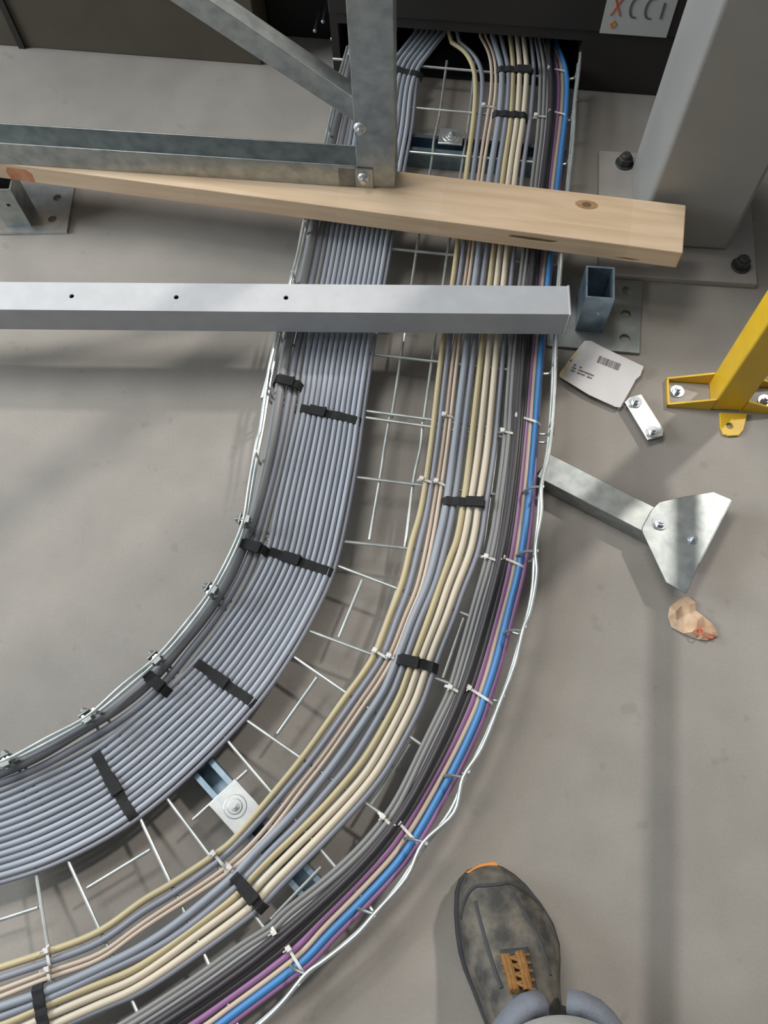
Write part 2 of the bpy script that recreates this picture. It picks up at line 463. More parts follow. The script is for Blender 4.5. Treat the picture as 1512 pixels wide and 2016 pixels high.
longs = [[(880, 120), (866, 222), (854, 278), (850, 317), (824, 471), (819, 501), (789, 704), (771, 822)],
         [(935, 120), (923, 238), (884, 480), (880, 505), (852, 698), (834, 828)],
         [(767, 822), (757, 880), (749, 936), (727, 1063)], [(832, 832), (828, 880), (814, 947), (797, 1078)],
         [(713, 1142), (667, 1255)], [(781, 1164), (738, 1280)], [(624, 1334), (546, 1445)], [(487, 1517), (380, 1614)], [(296, 1673), (171, 1749)], [(75, 1787), (-40, 1824)],
         [(1000, 640), (985, 830), (950, 1090)], [(913, 1217), (872, 1335)], [(806, 1465), (731, 1584)], [(632, 1707), (533, 1810)],
         [(1090, 340), (1040, 700), (1015, 900)], [(720, 160), (680, 480), (640, 780), (600, 1040)], [(560, 1130), (500, 1230)], [(440, 1305), (340, 1405)], [(250, 1450), (130, 1540)]]
for l_ in longs:
    bm = bmesh.new(); tube(bm, catmull([P(u, v, ZW - .0044) for u, v in l_], 4), RW, 8)
    finish('long_wire', bm, M['wire'], tray)
# splice clamps on the inner wall
for (u, v) in ((480, 1024), (416, 1160), (306, 1296), (171, 1411), (12, 1496)):
    c = P(u, v, .082)
    k = min(range(len(inner)), key=lambda i: (Vector((inner[i].x, inner[i].y)) - Vector((c.x, c.y))).length)
    t = (inner[min(k + 2, len(inner) - 1)] - inner[max(k - 2, 0)]).normalized()
    n = Vector((-t.y, t.x, 0)).normalized()
    bm = bmesh.new()
    box(bm, c + n * .0042, t * .0075, n * .0011, Z * .008)
    box(bm, c - n * .0042, t * .0075, n * .0011, Z * .008)
    box(bm, c + n * .0062 + Z * .0075, t * .0055, n * .003, Z * .001)
    cyl(bm, c - n * .012, n, .0028, .024, 10)
    cyl(bm, c - n * .0098, n, .0052, .0042, 6)
    cyl(bm, c + n * .0055, n, .0052, .0036, 12)
    bevel(finish('splice_clamp', bm, M['galv_dull'], tray), .0006)
for ps, (u0, v0), (u1, v1) in ((inner, (531, 728), (517, 788)), (outer, (1091, 780), (1086, 858))):
    bm = bmesh.new()
    A, B = P(u0, v0, ZTOP - .004), P(u1, v1, ZTOP - .004)
    t = (B - A).normalized(); n = Vector((-t.y, t.x, 0))
    box(bm, (A + B) / 2, t * ((B - A).length / 2), n * .0026, Z * .006)
    bevel(finish('splice_sleeve', bm, M['galv'], tray), .0015)
# outer wall: small hooked wire ends
for (u, v) in ((1066, 958), (1055, 1085), (1028, 1242), (912, 1531), (833, 1658), (737, 1800), (602, 1918)):
    c = P(u, v, .085); bm = bmesh.new()
    tube(bm, catmull([c, c + Vector((-.012, .004, -.01)), c + Vector((-.02, .006, -.03)), Vector((c.x - .022, c.y + .006, .046))], 4), .0019, 7)
    finish('upright_wire', bm, M['galv_dull'], tray)
# supporting struts with clamp plates
def strut(a, b, half, h, clamps):
    A, B = P(*a, h), P(*b, h)
    t = (B - A); t.z = 0; L = t.length; t.normalize(); n = Vector((-t.y, t.x, 0))
    A.z = B.z = 0
    prof = [(-half, 0), (half, 0), (half, h), (half - .007, h), (half - .007, h - .004), (half - .0025, h - .0025), (half - .0025, .0025), (-half + .0025, .0025), (-half + .0025, h - .0025), (-half + .007, h - .004), (-half + .007, h), (-half, h)]
    bm = bmesh.new(); sweep(bm, [A, B], prof, up=Z)
    s = finish('support_strut', bm, M['blue_zinc'], tray, angle=20)
    for (u, v, hw) in clamps:
        c = P(u, v, .0505)
        bm = bmesh.new()
        plate(bm, [c + t * hw * sx + n * hw * sy for sx, sy in ((-1, -.85), (1, -.85), (1, .85), (-1, .85))], .003, [(c, .006, 16)])
        cl = bevel(finish('clamp_plate', bm, M['zinc'], s), .001)
        bm = bmesh.new(); cyl(bm, c, Z, .0145, .0016, 28, .0135); cyl(bm, c + Z * .0016, Z, .0095, .002, 24, .0085); hexbolt(bm, c + Z * .003, r=.0048, h=.003, washer=.006, stud=.003)
        finish('bolt', bm, M['zinc'], s)
strut((300, 1400), (650, 1792), .0155, .0385, [(463, 1588, .0255)])
strut((690, 268), (1115, 306), .018, .0385, [(888, 268, .020)])

# ------------------------------------------------------------------ cables
def cable(px, r, mt, label, group=None, z=None, tail=True, name='cable', zj=0.0):
    zc = (ZW + RW + r if z is None else z)
    pts = [P(u, v, zc) for u, v in px]
    pts = catmull(pts, 5)
    pts = smooth_pts(pts, 3)
    # run on under the cabinet
    if tail:
        d = (pts[0] - pts[3]).normalized()
        pts = [pts[0] + d * .02 + CN * -.12 + Z * .0, pts[0] + d * .02 - CN * .04] + pts
    if zj:
        ph = random.random() * 6
        pts = [p + Z * (zj * (.5 + .5 * math.sin(i * .13 + ph))) for i, p in enumerate(pts)]
    bm = bmesh.new(); tube(bm, pts, r, 10)
    return tag(finish(name, bm, mt, angle=60), label, 'cable', group)

ordw = ['first', 'second', 'third', 'fourth', 'fifth', 'sixth', 'seventh', 'eighth', 'ninth', 'tenth', 'eleventh', 'twelfth', 'thirteenth', 'fourteenth']
pairs = [((712, 110), (826, 138)), ((700, 180), (813, 180)), ((688, 250), (806, 250)), ((673, 335), (790, 335)), ((652, 440), (772, 440)), ((634, 540), (755, 540)), ((602, 690), (729, 690)),
         ((585, 800), (709, 826)), ((568, 880), (700, 895)), ((540, 1000), (677, 1020)), ((522, 1085), (652, 1125)), ((480, 1168), (613, 1210)), ((438, 1228), (566, 1292)), ((380, 1302), (500, 1385)),
         ((285, 1390), (392, 1500)), ((183, 1475), (262, 1611)), ((79, 1527), (130, 1685)), ((0, 1563), (30, 1723)), ((-90, 1592), (-80, 1752))]
NR = 12
for i in range(NR):
    f = (i + .5) / NR
    px = []
    for (a, b) in pairs:
        px.append((a[0] + (b[0] - a[0]) * f, a[1] + (b[1] - a[1]) * f))
    x0, y0 = px[0]
    if f > .5:
        px = [(x0 + 42 + 22 * (f - .5), 68), (x0 + 22, y0 - 30)] + px
    else:
        px = [(x0 + 14 - 40 * (.5 - f), 64), (x0 + 4, y0 - 26)] + px
    if i == 0: lab = 'blue grey cable at the inner edge of the flat ribbon, beside the dark trunk cables'
    elif i == NR - 1: lab = 'blue grey cable at the outer edge of the flat ribbon, beside the open mesh'
    else: lab = '%s blue grey cable of the flat ribbon, counted from its inner edge' % ordw[i]
    cable(px, .0039, M['ribbon'] if i % 3 else M['ribbon2'], lab, 'grey cables of the flat ribbon', zj=.0006)
# one more lies lower along the outer edge of the ribbon
px = [(b[0] + 5 * (1 if b[1] < 1100 else .7), b[1] + (0 if b[1] < 1000 else 5)) for a, b in pairs[1:]]
cable(px, .0030, M['slate'], 'darker grey cable half hidden along the underside of the ribbon outer edge', z=.0495)

T_ = [(690, 115), (680, 170), (659, 250), (641, 335), (622, 420), (600, 540), (563, 690), (536, 870), (505, 1000), (480, 1068), (449, 1140), (405, 1209), (353, 1272), (298, 1337), (232, 1392), (159, 1436), (80, 1484), (0, 1520), (-90, 1550)]
cable(T_, .0082, M['thick'], 'thick dark grey cable running along the inner side wires of the tray')
G1 = [(704, 110), (694, 170), (677, 250), (660, 335), (640, 420), (617, 540), (583, 690), (554, 870), (522, 1000), (498, 1078), (467, 1148), (422, 1221), (371, 1286), (317, 1352), (246, 1412), (166, 1462), (83, 1509), (0, 1543), (-90, 1573)]
cable(G1, .0052, M['slate'], 'slate grey cable between the thick dark cable and the flat ribbon, upper one', 'slate cables beside the thick one')
G2 = [(712, 118), (702, 180), (685, 260), (668, 340), (648, 430), (628, 540), (595, 690), (565, 870), (533, 1000), (510, 1084), (480, 1153), (436, 1226), (384, 1292), (328, 1362), (254, 1424), (172, 1474), (86, 1520), (2, 1556), (-88, 1586)]
cable(G2, .0040, M['thick'], 'dark grey cable squeezed low against the inner edge of the flat ribbon')

rows = [250, 335, 540, 690, 870, 1000]
def mk(top, xs, rest): return top + list(zip(xs, rows)) + rest
O1 = mk([(890, 84), (917, 103), (934, 140), (936, 190)], [931, 919, 894, 870, 850, 830], [(811, 1065), (793, 1145), (766, 1214), (740, 1285), (707, 1337), (679, 1374), (604, 1481), (540, 1560), (469, 1644), (429, 1679), (337, 1741), (278, 1775), (198, 1834), (95, 1874), (0, 1905), (-80, 1932)])
cable(O1, .0042, M['olive'], 'olive tan cable beside the open mesh, innermost of the outer bundle')
g1 = mk([(905, 84), (932, 108), (948, 140), (949, 190)], [943, 932, 906, 882, 862, 842], [(827, 1065), (806, 1154), (783, 1214), (755, 1290), (721, 1343), (695, 1380), (624, 1481), (564, 1554), (495, 1632), (437, 1690), (345, 1757), (278, 1797), (198, 1855), (95, 1894), (0, 1926), (-80, 1952)])
cable(g1, .0040, M['slate'], 'slate grey cable between the olive cable and the thin pink beige pair')
b1 = mk([(946, 72), (962, 103), (968, 140), (966, 190)], [956, 943, 917, 893, 873, 852], [(841, 1065), (821, 1154), (796, 1214), (768, 1287), (733, 1346), (709, 1380), (641, 1481), (586, 1549), (524, 1630), (464, 1692), (395, 1743), (278, 1819), (198, 1878), (95, 1913), (0, 1949), (-80, 1978)])
cable(b1, .0028, M['pinkbeige'], 'thin pink beige cable, inner one of the pair next to a slate cable', 'thin pink beige pair')
b2 = mk([(956, 72), (970, 103), (976, 140), (975, 190)], [965, 951, 925, 902, 882, 862], [(851, 1065), (831, 1154), (806, 1214), (777, 1290), (743, 1350), (719, 1384), (650, 1485), (596, 1554), (533, 1637), (472, 1699), (401, 1751), (278, 1830), (198, 1889), (95, 1925), (0, 1963), (-80, 1992)])
cable(b2, .0028, M['pinkbeige'], 'thin pink beige cable, outer one of the pair next to the thick blue grey cable', 'thin pink beige pair')
g2 = mk([(970, 72), (980, 103), (988, 140), (987, 190)], [980, 966, 937, 918, 896, 877], [(864, 1060), (843, 1145), (813, 1214), (789, 1280), (765, 1340), (745, 1378), (675, 1481), (622, 1550), (561, 1620), (501, 1680), (452, 1733), (317, 1842), (198, 1905), (95, 1950), (0, 1983), (-80, 2010)])
cable(g2, .0052, M['ribbon2'], 'thick blue grey cable under the black straps of the outer bundle, inner side', 'thick blue grey pair')
g3 = mk([(985, 70), (993, 103), (1001, 140), (1000, 190)], [994, 981, 952, 933, 911, 892], [(880, 1060), (858, 1145), (829, 1214), (805, 1280), (783, 1340), (766, 1378), (700, 1489), (648, 1553), (590, 1620), (530, 1678), (466, 1746), (335, 1852), (198, 1919), (95, 1967), (0, 2003), (-80, 2032)])
cable(g3, .0046, M['slate'], 'blue grey cable beside the darker gap, next to the tan cable')
o2 = mk([(1004, 70), (1008, 103), (1010, 140), (1008, 190)], [1004, 991, 966, 948, 928, 907], [(905, 1039), (888, 1092), (864, 1158), (845, 1214), (822, 1277), (801, 1333), (783, 1380), (731, 1473), (691, 1527), (628, 1598), (564, 1660), (500, 1722), (468, 1761), (397, 1816), (278, 1902), (198, 1936), (99, 1976), (24, 2011), (-60, 2040)])
o2 = [p for p in o2 if p != (907, 1000)]
cable(o2, .0045, M['olive'], 'tan cable in the outer bundle, between blue grey and pale beige')
b3 = mk([(1017, 70), (1021, 103), (1023, 140), (1021, 190)], [1016, 1003, 979, 962, 944, 924], [(918, 1039), (905, 1092), (880, 1158), (862, 1214), (837, 1277), (816, 1335), (798, 1384), (747, 1479), (709, 1536), (645, 1606), (582, 1668), (518, 1732), (480, 1773), (397, 1834), (278, 1921), (198, 1956), (99, 1998), (30, 2030), (-60, 2062)])
cable(b3, .0046, M['beige'], 'pale beige cable between the tan cable and the outermost beige one', 'pale beige pair')
b4 = mk([(1030, 70), (1034, 103), (1037, 140), (1034, 190)], [1028, 1015, 993, 977, 961, 941], [(936, 1039), (924, 1092), (898, 1158), (879, 1214), (853, 1279), (832, 1338), (814, 1388), (764, 1483), (724, 1543), (662, 1613), (600, 1677), (534, 1743), (494, 1786), (404, 1854), (278, 1941), (198, 1977), (112, 2015), (30, 2050)])
cable(b4, .0048, M['beige'], 'pale beige cable on the outer edge of the strapped outer bundle', 'pale beige pair')
g4 = [(u + 14, v + (0 if v < 1000 else 4)) for u, v in b4]
cable(g4, .0038, M['slate'], 'slate grey cable lying low outside the outermost pale beige cable', z=.0505)
d1 = mk([(1054, 80), (1060, 110), (1064, 150)], [1060, 1050, 1026, 1005, 993, 976], [(970, 1045), (955, 1111), (936, 1178), (918, 1244), (899, 1310), (884, 1359), (870, 1390), (828, 1476), (780, 1574), (737, 1634), (691, 1684), (628, 1740), (560, 1793), (530, 1824), (476, 1858), (397, 1915), (317, 1968), (250, 2010), (180, 2050)])
d2 = [(u + 8, v + (0 if v < 1100 else 4 if v < 1500 else 7)) for u, v in d1]
d3 = [(u + 15, v + (0 if v < 1100 else 8 if v < 1500 else 14)) for u, v in d1]
cable(d1, .0032, M['dark'], 'charcoal cable, inner one of three thin ones beside the black bundle', 'thin charcoal trio')
cable(d2, .0034, M['dark'], 'charcoal cable, middle one of three thin ones beside the black bundle', 'thin charcoal trio', zj=.002)
cable(d3, .0030, M['thick'], 'charcoal cable, outer one of three thin ones, touching the black bundle', 'thin charcoal trio')
pu = mk([(1080, 90), (1090, 112), (1098, 150), (1098, 190)], [1094, 1083, 1061, 1047, 1032, 1019], [(1003, 1111), (988, 1178), (970, 1244), (951, 1310), (933, 1366), (925, 1390), (898, 1449), (866, 1508), (830, 1572), (802, 1620), (767, 1671), (727, 1715), (675, 1769), (624, 1820), (587, 1862), (540, 1900), (496, 1933), (437, 1975), (393, 2007), (310, 2060)])
ca = mk([(1086, 88), (1098, 110), (1106, 140), (1107, 190)], [1102, 1091, 1069, 1055, 1041, 1029], [(1013, 1111), (997, 1178), (979, 1244), (961, 1314), (943, 1370), (935, 1395), (908, 1454), (877, 1515), (841, 1580), (813, 1627), (778, 1679), (738, 1724), (686, 1778), (635, 1829), (597, 1872), (551, 1910), (506, 1944), (447, 1987), (403, 2020), (320, 2072)])
bl = mk([(1095, 88), (1106, 112), (1115, 145), (1116, 190)], [1111, 1100, 1080, 1065, 1052, 1039], [(1023, 1113), (1006, 1182), (990, 1248), (971, 1320), (952, 1376), (944, 1403), (919, 1461), (889, 1522), (852, 1589), (825, 1636), (789, 1690), (750, 1735), (699, 1788), (648, 1839), (608, 1883), (562, 1920), (517, 1954), (458, 1998), (414, 2031), (330, 2084)])
cable(pu, .0040, M['purple'], 'purple cable lying between the black bundle and a thin beige cable')
cable(ca, .0032, M['pinkbeige'], 'thin beige cable between the purple and the bright blue cable')
cable(bl, .0046, M['blue'], 'bright blue cable along the outer side of the tray')
p2 = [(u + (9 if v > 900 else 3), v + (0 if v < 1000 else 7)) for u, v in bl[4:]]
cable(p2, .0034, M['purple'], 'second purple cable, half hidden outside and under the blue one', z=.0495, tail=False)
bk = []
for k, (f, zz, r) in enumerate(((.26, .0525, .0050), (.52, .0535, .0055), (.80, .0520, .0046), (.64, .0495, .0030), (.40, .0605, .0035))):
    D = resample(catmull([P(u, v, zz) for u, v in d3[1:]], 5), 60); U = resample(catmull([P(u, v, zz) for u, v in pu[1:]], 5), 60)
    pts = smooth_pts([a.lerp(b, f + .05 * math.sin(i * .22 + k * 2)) for i, (a, b) in enumerate(zip(D, U))], 3)
    d = (pts[0] - pts[3]).normalized(); pts = [pts[0] + d * .03 - CN * .12, pts[0] + d * .02 - CN * .04] + pts
    bm = bmesh.new(); tube(bm, pts, r, 10)
    tag(finish('cable', bm, M['black'], angle=60), 'black cable beside the purple one, ' + ['nearest the charcoal trio', 'thickest in the middle of the black bundle', 'touching the purple cable', 'thin, lying lowest in the black bundle', 'thin, crossing on top of the black bundle'][k], 'cable', 'black bundle')
    
# ------------------------------------------------------------------ straps and ties
def band(a, b, z, width, th, mt, name, label, cat, group, head=None, sag=0, zlow=.047):
    A, B = P(*a, z), P(*b, z)
    t = (B - A).normalized(); n = Vector((-t.y, t.x, 0)).normalized()
    pts = []
    lo = Vector((0, 0, zlow - z))
    N = 12
    for i in range(N + 1):
        f = i / N
        e = abs(2 * f - 1)
        pts.append(A.lerp(B, f) + Z * (-.0035 * e ** 6 + sag * .0012 * math.sin(f * 22)))
    pts = [pts[0] - t * .002 + lo * .9, pts[0] - t * .0025 + lo * .4] + pts + [pts[-1] + t * .0025 + lo * .4, pts[-1] + t * .002 + lo * .9]
    h = width / 2
    bm = bmesh.new()
    # the flat of the band faces up: side = t x up
    sideprof = [(-h, -th / 2), (h, -th / 2), (h, th / 2), (-h, th / 2)]
    rings = []
    for i, p in enumerate(pts):
        tt = (pts[min(i + 1, len(pts) - 1)] - pts[max(i - 1, 0)]).normalized()
        nn = n; uu = tt.cross(nn).normalized()
        if uu.z < 0 and i not in (0, 1, len(pts) - 1, len(pts) - 2): uu = -uu
        wob = random.uniform(-.0006, .0006) if sag else 0
        rings.append([bm.verts.new(p + nn * (q[0] + wob) + uu * q[1]) for q in sideprof])
    for r0, r1 in zip(rings, rings[1:]):
        for j in range(4): bm.faces.new((r0[j], r0[(j + 1) % 4], r1[(j + 1) % 4], r1[j]))
    bm.faces.new(rings[0]); bm.faces.new(rings[-1])
    o = finish(name, bm, mt)
    tag(o, label, cat, group)
    if head is not None:
        c = A.lerp(B, head) + Z * .0012
        hb = bmesh.new()
        if cat == 'cable tie':
            box(hb, c + Z * .001, t * .0032, n * .0030, Z * .0024)
            tube(hb, [c + Z * .001, c + Z * .004 - n * .004, c + Z * .007 - n * .006], .0011, 6)
        else:
            box(hb, c + Z * .0004, t * .011, n * (h * 1.18), Z * .0022)
            box(hb, c + Z * .0014 + t * .012, t * .002, n * (h * 1.25), Z * .003)
        hd = finish('head' if cat == 'cable tie' else 'buckle', hb, mt, smooth=False)
        me = hd.data; me.transform(Matrix.Translation(hd.location)); hd.location = (0, 0, 0)
        hd.parent = o; hd.matrix_parent_inverse = Matrix.Translation(o.location).inverted()
        bevel(hd, .0008)
    return o
VS = 'black hook and loop straps'
straps = [((694, 118), (828, 146), .0552, None, 'ribbon top, just under the black cabinet'), ((981, 134), (1043, 137), .0585, .8, 'outer bundle just in front of the black cabinet'), ((972, 222), (1036, 226), .0585, None, 'outer bundle just behind the pine timber'),
          ((541, 744), (590, 757), .0655, .4, 'thick dark cable just below the grey beam'), ((586, 801), (709, 829), .0555, .3, 'flat ribbon just below the grey beam'),
          ((467, 1066), (521, 1083), .0655, .5, 'thick dark cable beside the second inner clamp of the tray'), ((525, 1084), (653, 1126), .0555, .36, 'flat ribbon in the middle of the curve'),
          ((874, 985), (952, 989), .0590, .75, 'outer bundle level with the galvanised bracket arm'), ((780, 1296), (858, 1314), .0590, .3, 'outer bundle in the middle of the curve'),
          ((281, 1322), (327, 1360), .0655, .5, 'thick dark cable at the lower curve'), ((381, 1301), (499, 1385), .0555, .42, 'flat ribbon at the lower curve'),
          ((184, 1478), (262, 1611), .0555, .5, 'flat ribbon furthest down the curve'), ((458, 1722), (516, 1790), .0590, .5, 'outer bundle beside the lower clamp plate'), ((72, 1943), (86, 2030), .0590, None, 'outer bundle at the bottom left')]
for a, b, z, h, w_ in straps:
    band(a, b, z, .0125, .0018, M['velcro'], 'cable_strap', 'black strap round the ' + w_, 'strap', VS, h, sag=1)
TG = 'white nylon cable ties'
ties = [((866, 815), (893, 821), .0545, .3, 'thin pink beige pair just below the grey beam'), ((826, 942), (852, 950), .0570, .15, 'olive cable beside the outer bundle, upper one'), ((852, 945), (878, 956), .0545, .25, 'thin pink beige pair level with the bracket arm'),
        ((735, 1279), (762, 1296), .0570, .1, 'olive cable in the middle of the curve'), ((758, 1287), (788, 1303), .0545, .25, 'thin pink beige pair in the middle of the curve'), ((418, 1677), (441, 1706), .0570, .1, 'olive cable beside the lower clamp plate'),
        ((446, 1700), (478, 1738), .0545, .2, 'thin pink beige pair beside the lower clamp plate'), ((91, 1866), (97, 1902), .0570, .15, 'olive cable at the bottom left'), ((93, 1904), (97, 1932), .0545, .15, 'thin pink beige pair at the bottom left'),
        ((1016, 818), (1062, 832), .0565, .05, 'purple and blue cables, first below the grey beam'), ((986, 848), (1014, 854), .0555, .1, 'charcoal trio, first below the grey beam'), ((986, 1096), (1031, 1115), .0565, .08, 'purple and blue cables level with the bracket plate'),
        ((951, 1094), (979, 1104), .0555, .2, 'charcoal trio level with the bracket plate'), ((918, 1351), (968, 1383), .0565, .1, 'purple and blue cables at the outer curve'), ((880, 1350), (908, 1365), .0555, .2, 'charcoal trio at the outer curve'),
        ((781, 1615), (820, 1658), .0565, .08, 'purple and blue cables below the outer curve'), ((748, 1602), (775, 1630), .0555, .2, 'charcoal trio below the outer curve'), ((565, 1862), (596, 1914), .0565, .1, 'purple and blue cables near the bottom edge'),
        ((535, 1826), (550, 1858), .0555, .3, 'charcoal trio near the bottom edge'), ((1080, 134), (1116, 140), .0565, .05, 'purple and blue cables beside the black cabinet'), ((1082, 218), (1117, 226), .0565, .05, 'purple and blue cables just behind the pine timber'),
        ((1052, 228), (1078, 230), .0555, .1, 'charcoal trio just behind the pine timber'), ((949, 208), (976, 211), .0545, .1, 'thin pink beige pair just behind the pine timber')]
for a, b, z, h, w_ in ties:
    band(a, b, z, .0034, .0011, M['tie'], 'cable_tie', 'white cable tie round the ' + w_, 'cable tie', TG, h)

# ------------------------------------------------------------------ grey beam
ZB = .0905
A, B = P(0, 648, ZB), P(1109, 658, ZB)
ax = (B - A); ax.z = 0; ax.normalize(); ay = Vector((-ax.y, ax.x, 0))
zt = z_over(P(560, 654, ZB), 615)
mid = P(560, 560, zt); depth = (mid - P(560, 615, zt)).dot(ay)
A2 = A - ax * .25
L = (B - A2).length
beam = empty('steel_beam', (A2 + ax * L / 2 + ay * depth / 2), 'light grey rectangular steel tube with three small holes, lying across the tray', 'beam')
th = .003
bm = bmesh.new()
def bp(x, y, z): return A2 + ax * x + ay * y + Z * (z - ZB)
holes = []
for u, v in ((141, 583), (347, 585), (563, 586)):
    holes.append((P(u, v, zt), .0036, 14))
plate(bm, [bp(0, 0, zt), bp(L, 0, zt), bp(L, depth, zt), bp(0, depth, zt)], th, holes)
for c, w2 in ((bp(L / 2, th / 2, (ZB + zt - th) / 2), 0), (bp(L / 2, depth - th / 2, (ZB + zt - th) / 2), 0)):
    box(bm, c, ax * (L / 2), ay * (th / 2), Z * ((zt - th - ZB) / 2))
box(bm, bp(L / 2, depth / 2, ZB + th / 2), ax * (L / 2), ay * (depth / 2 - th), Z * (th / 2))
finish('tube', bm, M['beam'], beam, smooth=False)
bm = bmesh.new()
box(bm, bp(L + .0016, depth / 2, (ZB + zt) / 2), ax * .0016, ay * (depth / 2 + .0015), Z * ((zt - ZB) / 2 + .0008))
bevel(finish('end_cap', bm, M['beam'], beam), .001)

# ------------------------------------------------------------------ pine timber
ZP = .0915
q0, q1 = P(250, 384, ZP), P(1310, 525, ZP)
tx = (q1 - q0); tx.z = 0; tx.normalize(); ty = Vector((-tx.y, tx.x, 0))
ztp = z_over(P(1000, 484, ZP), 453)
wd = (P(1208, 384, ztp) - P(1208, 478, ztp)).dot(ty)
e0 = q0 - tx * .62
e1 = P(1331, 528, ZP)
Lt = (e1 - e0).dot(tx)
bm = bmesh.new()
cb = Vector((0, 0, 0))
box(bm, (Lt / 2, wd / 2, (ztp - ZP) / 2), Vector((Lt / 2, 0, 0)), Vector((0, wd / 2, 0)), Z * ((ztp - ZP) / 2))
for v in bm.verts:
    if v.co.x < .01 and v.co.y > .01: v.co.y -= .016
bmesh.ops.recalc_face_normals(bm, faces=bm.faces)
me = bpy.data.meshes.new('timber'); bm.to_mesh(me); bm.free(); me.materials.append(M['pine'])
timber = bpy.data.objects.new('timber', me); COL.objects.link(timber)
timber.matrix_world = Matrix(((tx.x, ty.x, 0, e0.x), (tx.y, ty.y, 0, e0.y), (0, 0, 1, ZP), (0, 0, 0, 1)))
bevel(timber, .0015)
tag(timber, 'pale pine timber batten with a round knot, lying across the cable tray', 'timber')
TM = timber.matrix_world.copy(); TMI = TM.inverted()
def decal(pts_local, name, mt, up):
    bm = bmesh.new(); plate(bm, pts_local, .0004, up=up)
    bmesh.ops.recalc_face_normals(bm, faces=bm.faces)
    me = bpy.data.meshes.new(name); bm.to_mesh(me); bm.free(); me.materials.append(mt)
    o = bpy.data.objects.new(name, me); COL.objects.link(o); o.parent = timber; return o
def top_local(u, v): return TMI @ P(u, v, ztp)
def ell(c, rx, ry, n=24, z=0): return [Vector((c.x + rx * math.cos(2 * math.pi * i / n) * (1 + .08 * math.sin(3 * i)), c.y + ry * math.sin(2 * math.pi * i / n), z)) for i in range(n)]
HT = ztp - ZP
c = top_local(1155, 403); decal(ell(c, .017, .0085, z=HT + .0002), 'knot', M['knot'], Z)
decal(ell(c, .007, .0045, z=HT + .0003), 'knot_heart', M['smudge'], Z)
fc = TMI @ on_plane(1040, 468, TM @ Vector((0, 0, 0)), TM.to_3x3() @ Vector((0, -1, 0)))
decal([Vector((fc.x + a, -.0002, fc.z + b)) for a, b in ((-.03, -.002), (.0, -.0035), (.035, -.0025), (.045, .001), (.01, .002), (-.025, .0018))], 'dark_streak', M['smudge'], Vector((0, -1, 0)))
fc = TMI @ on_plane(1232, 508, TM @ Vector((0, 0, 0)), TM.to_3x3() @ Vector((0, -1, 0)))
decal([Vector((fc.x + a, -.0002, fc.z + b)) for a, b in ((-.02, -.001), (.01, -.0018), (.022, 0), (.0, .001))], 'dark_streak', M['smudge'], Vector((0, -1, 0)))
fc = TMI @ on_plane(42, 345, TM @ Vector((0, 0, 0)), TM.to_3x3() @ Vector((0, -1, 0)))
decal([Vector((fc.x + a, -.0002, fc.z + b)) for a, b in ((-.022, -.012), (.018, -.012), (.02, .006), (.012, .014), (-.018, .014), (-.024, .004))], 'red_stain', M['stain'], Vector((0, -1, 0)))

# ------------------------------------------------------------------ galvanised frame standing on the timber
zf = ztp + .0006
c0, c1 = P(0, 322, zf), P(735, 371, zf)           # front bottom edge of the channel
fx = (c1 - c0); fx.z = 0; fx.normalize(); fy = Vector((-fx.y, fx.x, 0))
hz = z_over(P(400, 348, zf), 307) - zf
cw = (P(400, 265, zf + hz) - P(400, 307, zf + hz)).dot(fy)
frame = empty('galvanised_stand', c1 - fx * .03, 'galvanised stand of upright post, open channel and slanting brace, resting on the pine timber', 'stand')
s0 = c0 - fx * .3
Lc = (c1 - s0).dot(fx)
tk = .0025
bm = bmesh.new()
prof = [(0, 0), (cw, 0), (cw, hz), (cw - tk, hz), (cw - tk, tk), (tk, tk), (tk, hz), (0, hz)]
# sweep along fx with side axis = fy
ring = []
xend = (P(703, 372, zf) - s0).dot(fx) - .001
for x in (0, xend):
    ring.append([bm.verts.new(s0 + fx * x + fy * a + Z * b) for a, b in prof])
for j in range(8): bm.faces.new((ring[0][j], ring[0][(j + 1) % 8], ring[1][(j + 1) % 8], ring[1][j]))
bm.faces.new(ring[0][::-1]); bm.faces.new(ring[1])
box(bm, s0 + fx * (Lc - .026) + fy * (tk / 2) + Z * (hz * .45), fx * .0265, fy * (tk / 2), Z * (hz * .45))
bevel(finish('channel', bm, M['galv'], frame, angle=20), .0008)
# post: C section behind the channel tab
pl = s0 + fx * (Lc - .026) + fy * (tk + .0003)
PL, PR = P(704, 372, zf), P(778, 372, zf)
pw = (PR - PL).dot(fx)
pb = Vector((PL.x, PL.y, zf)); pb = pl + fx * ((PL - pl).dot(fx)); pb.z = zf
PH = 1.5
bm = bmesh.new()
prof = [(0, 0), (pw, 0), (pw, .04), (pw - tk, .04), (pw - tk, tk), (tk, tk), (tk, .04), (0, .04)]
ring = [[bm.verts.new(pb + fx * a + fy * b + Z * z) for a, b in prof] for z in (0, PH)]
for j in range(8): bm.faces.new((ring[0][j], ring[0][(j + 1) % 8], ring[1][(j + 1) % 8], ring[1][j]))
bm.faces.new(ring[0][::-1]); bm.faces.new(ring[1])
post = bevel(finish('post', bm, M['galv'], frame, angle=20), .001)
for nm, (u, v), par in (('bolt', (716, 350), frame), ('bolt', (709, 252), frame)):
    p = on_plane(u, v, pl - fy * (.0026 if v > 300 else 0.0), fy)
    bm = bmesh.new(); dome(bm, p, -fy, .0095, .005, 18); cyl(bm, p - fy * .003, -fy, .0042, .007, 6)
    finish(nm, bm, M['zinc'], par)
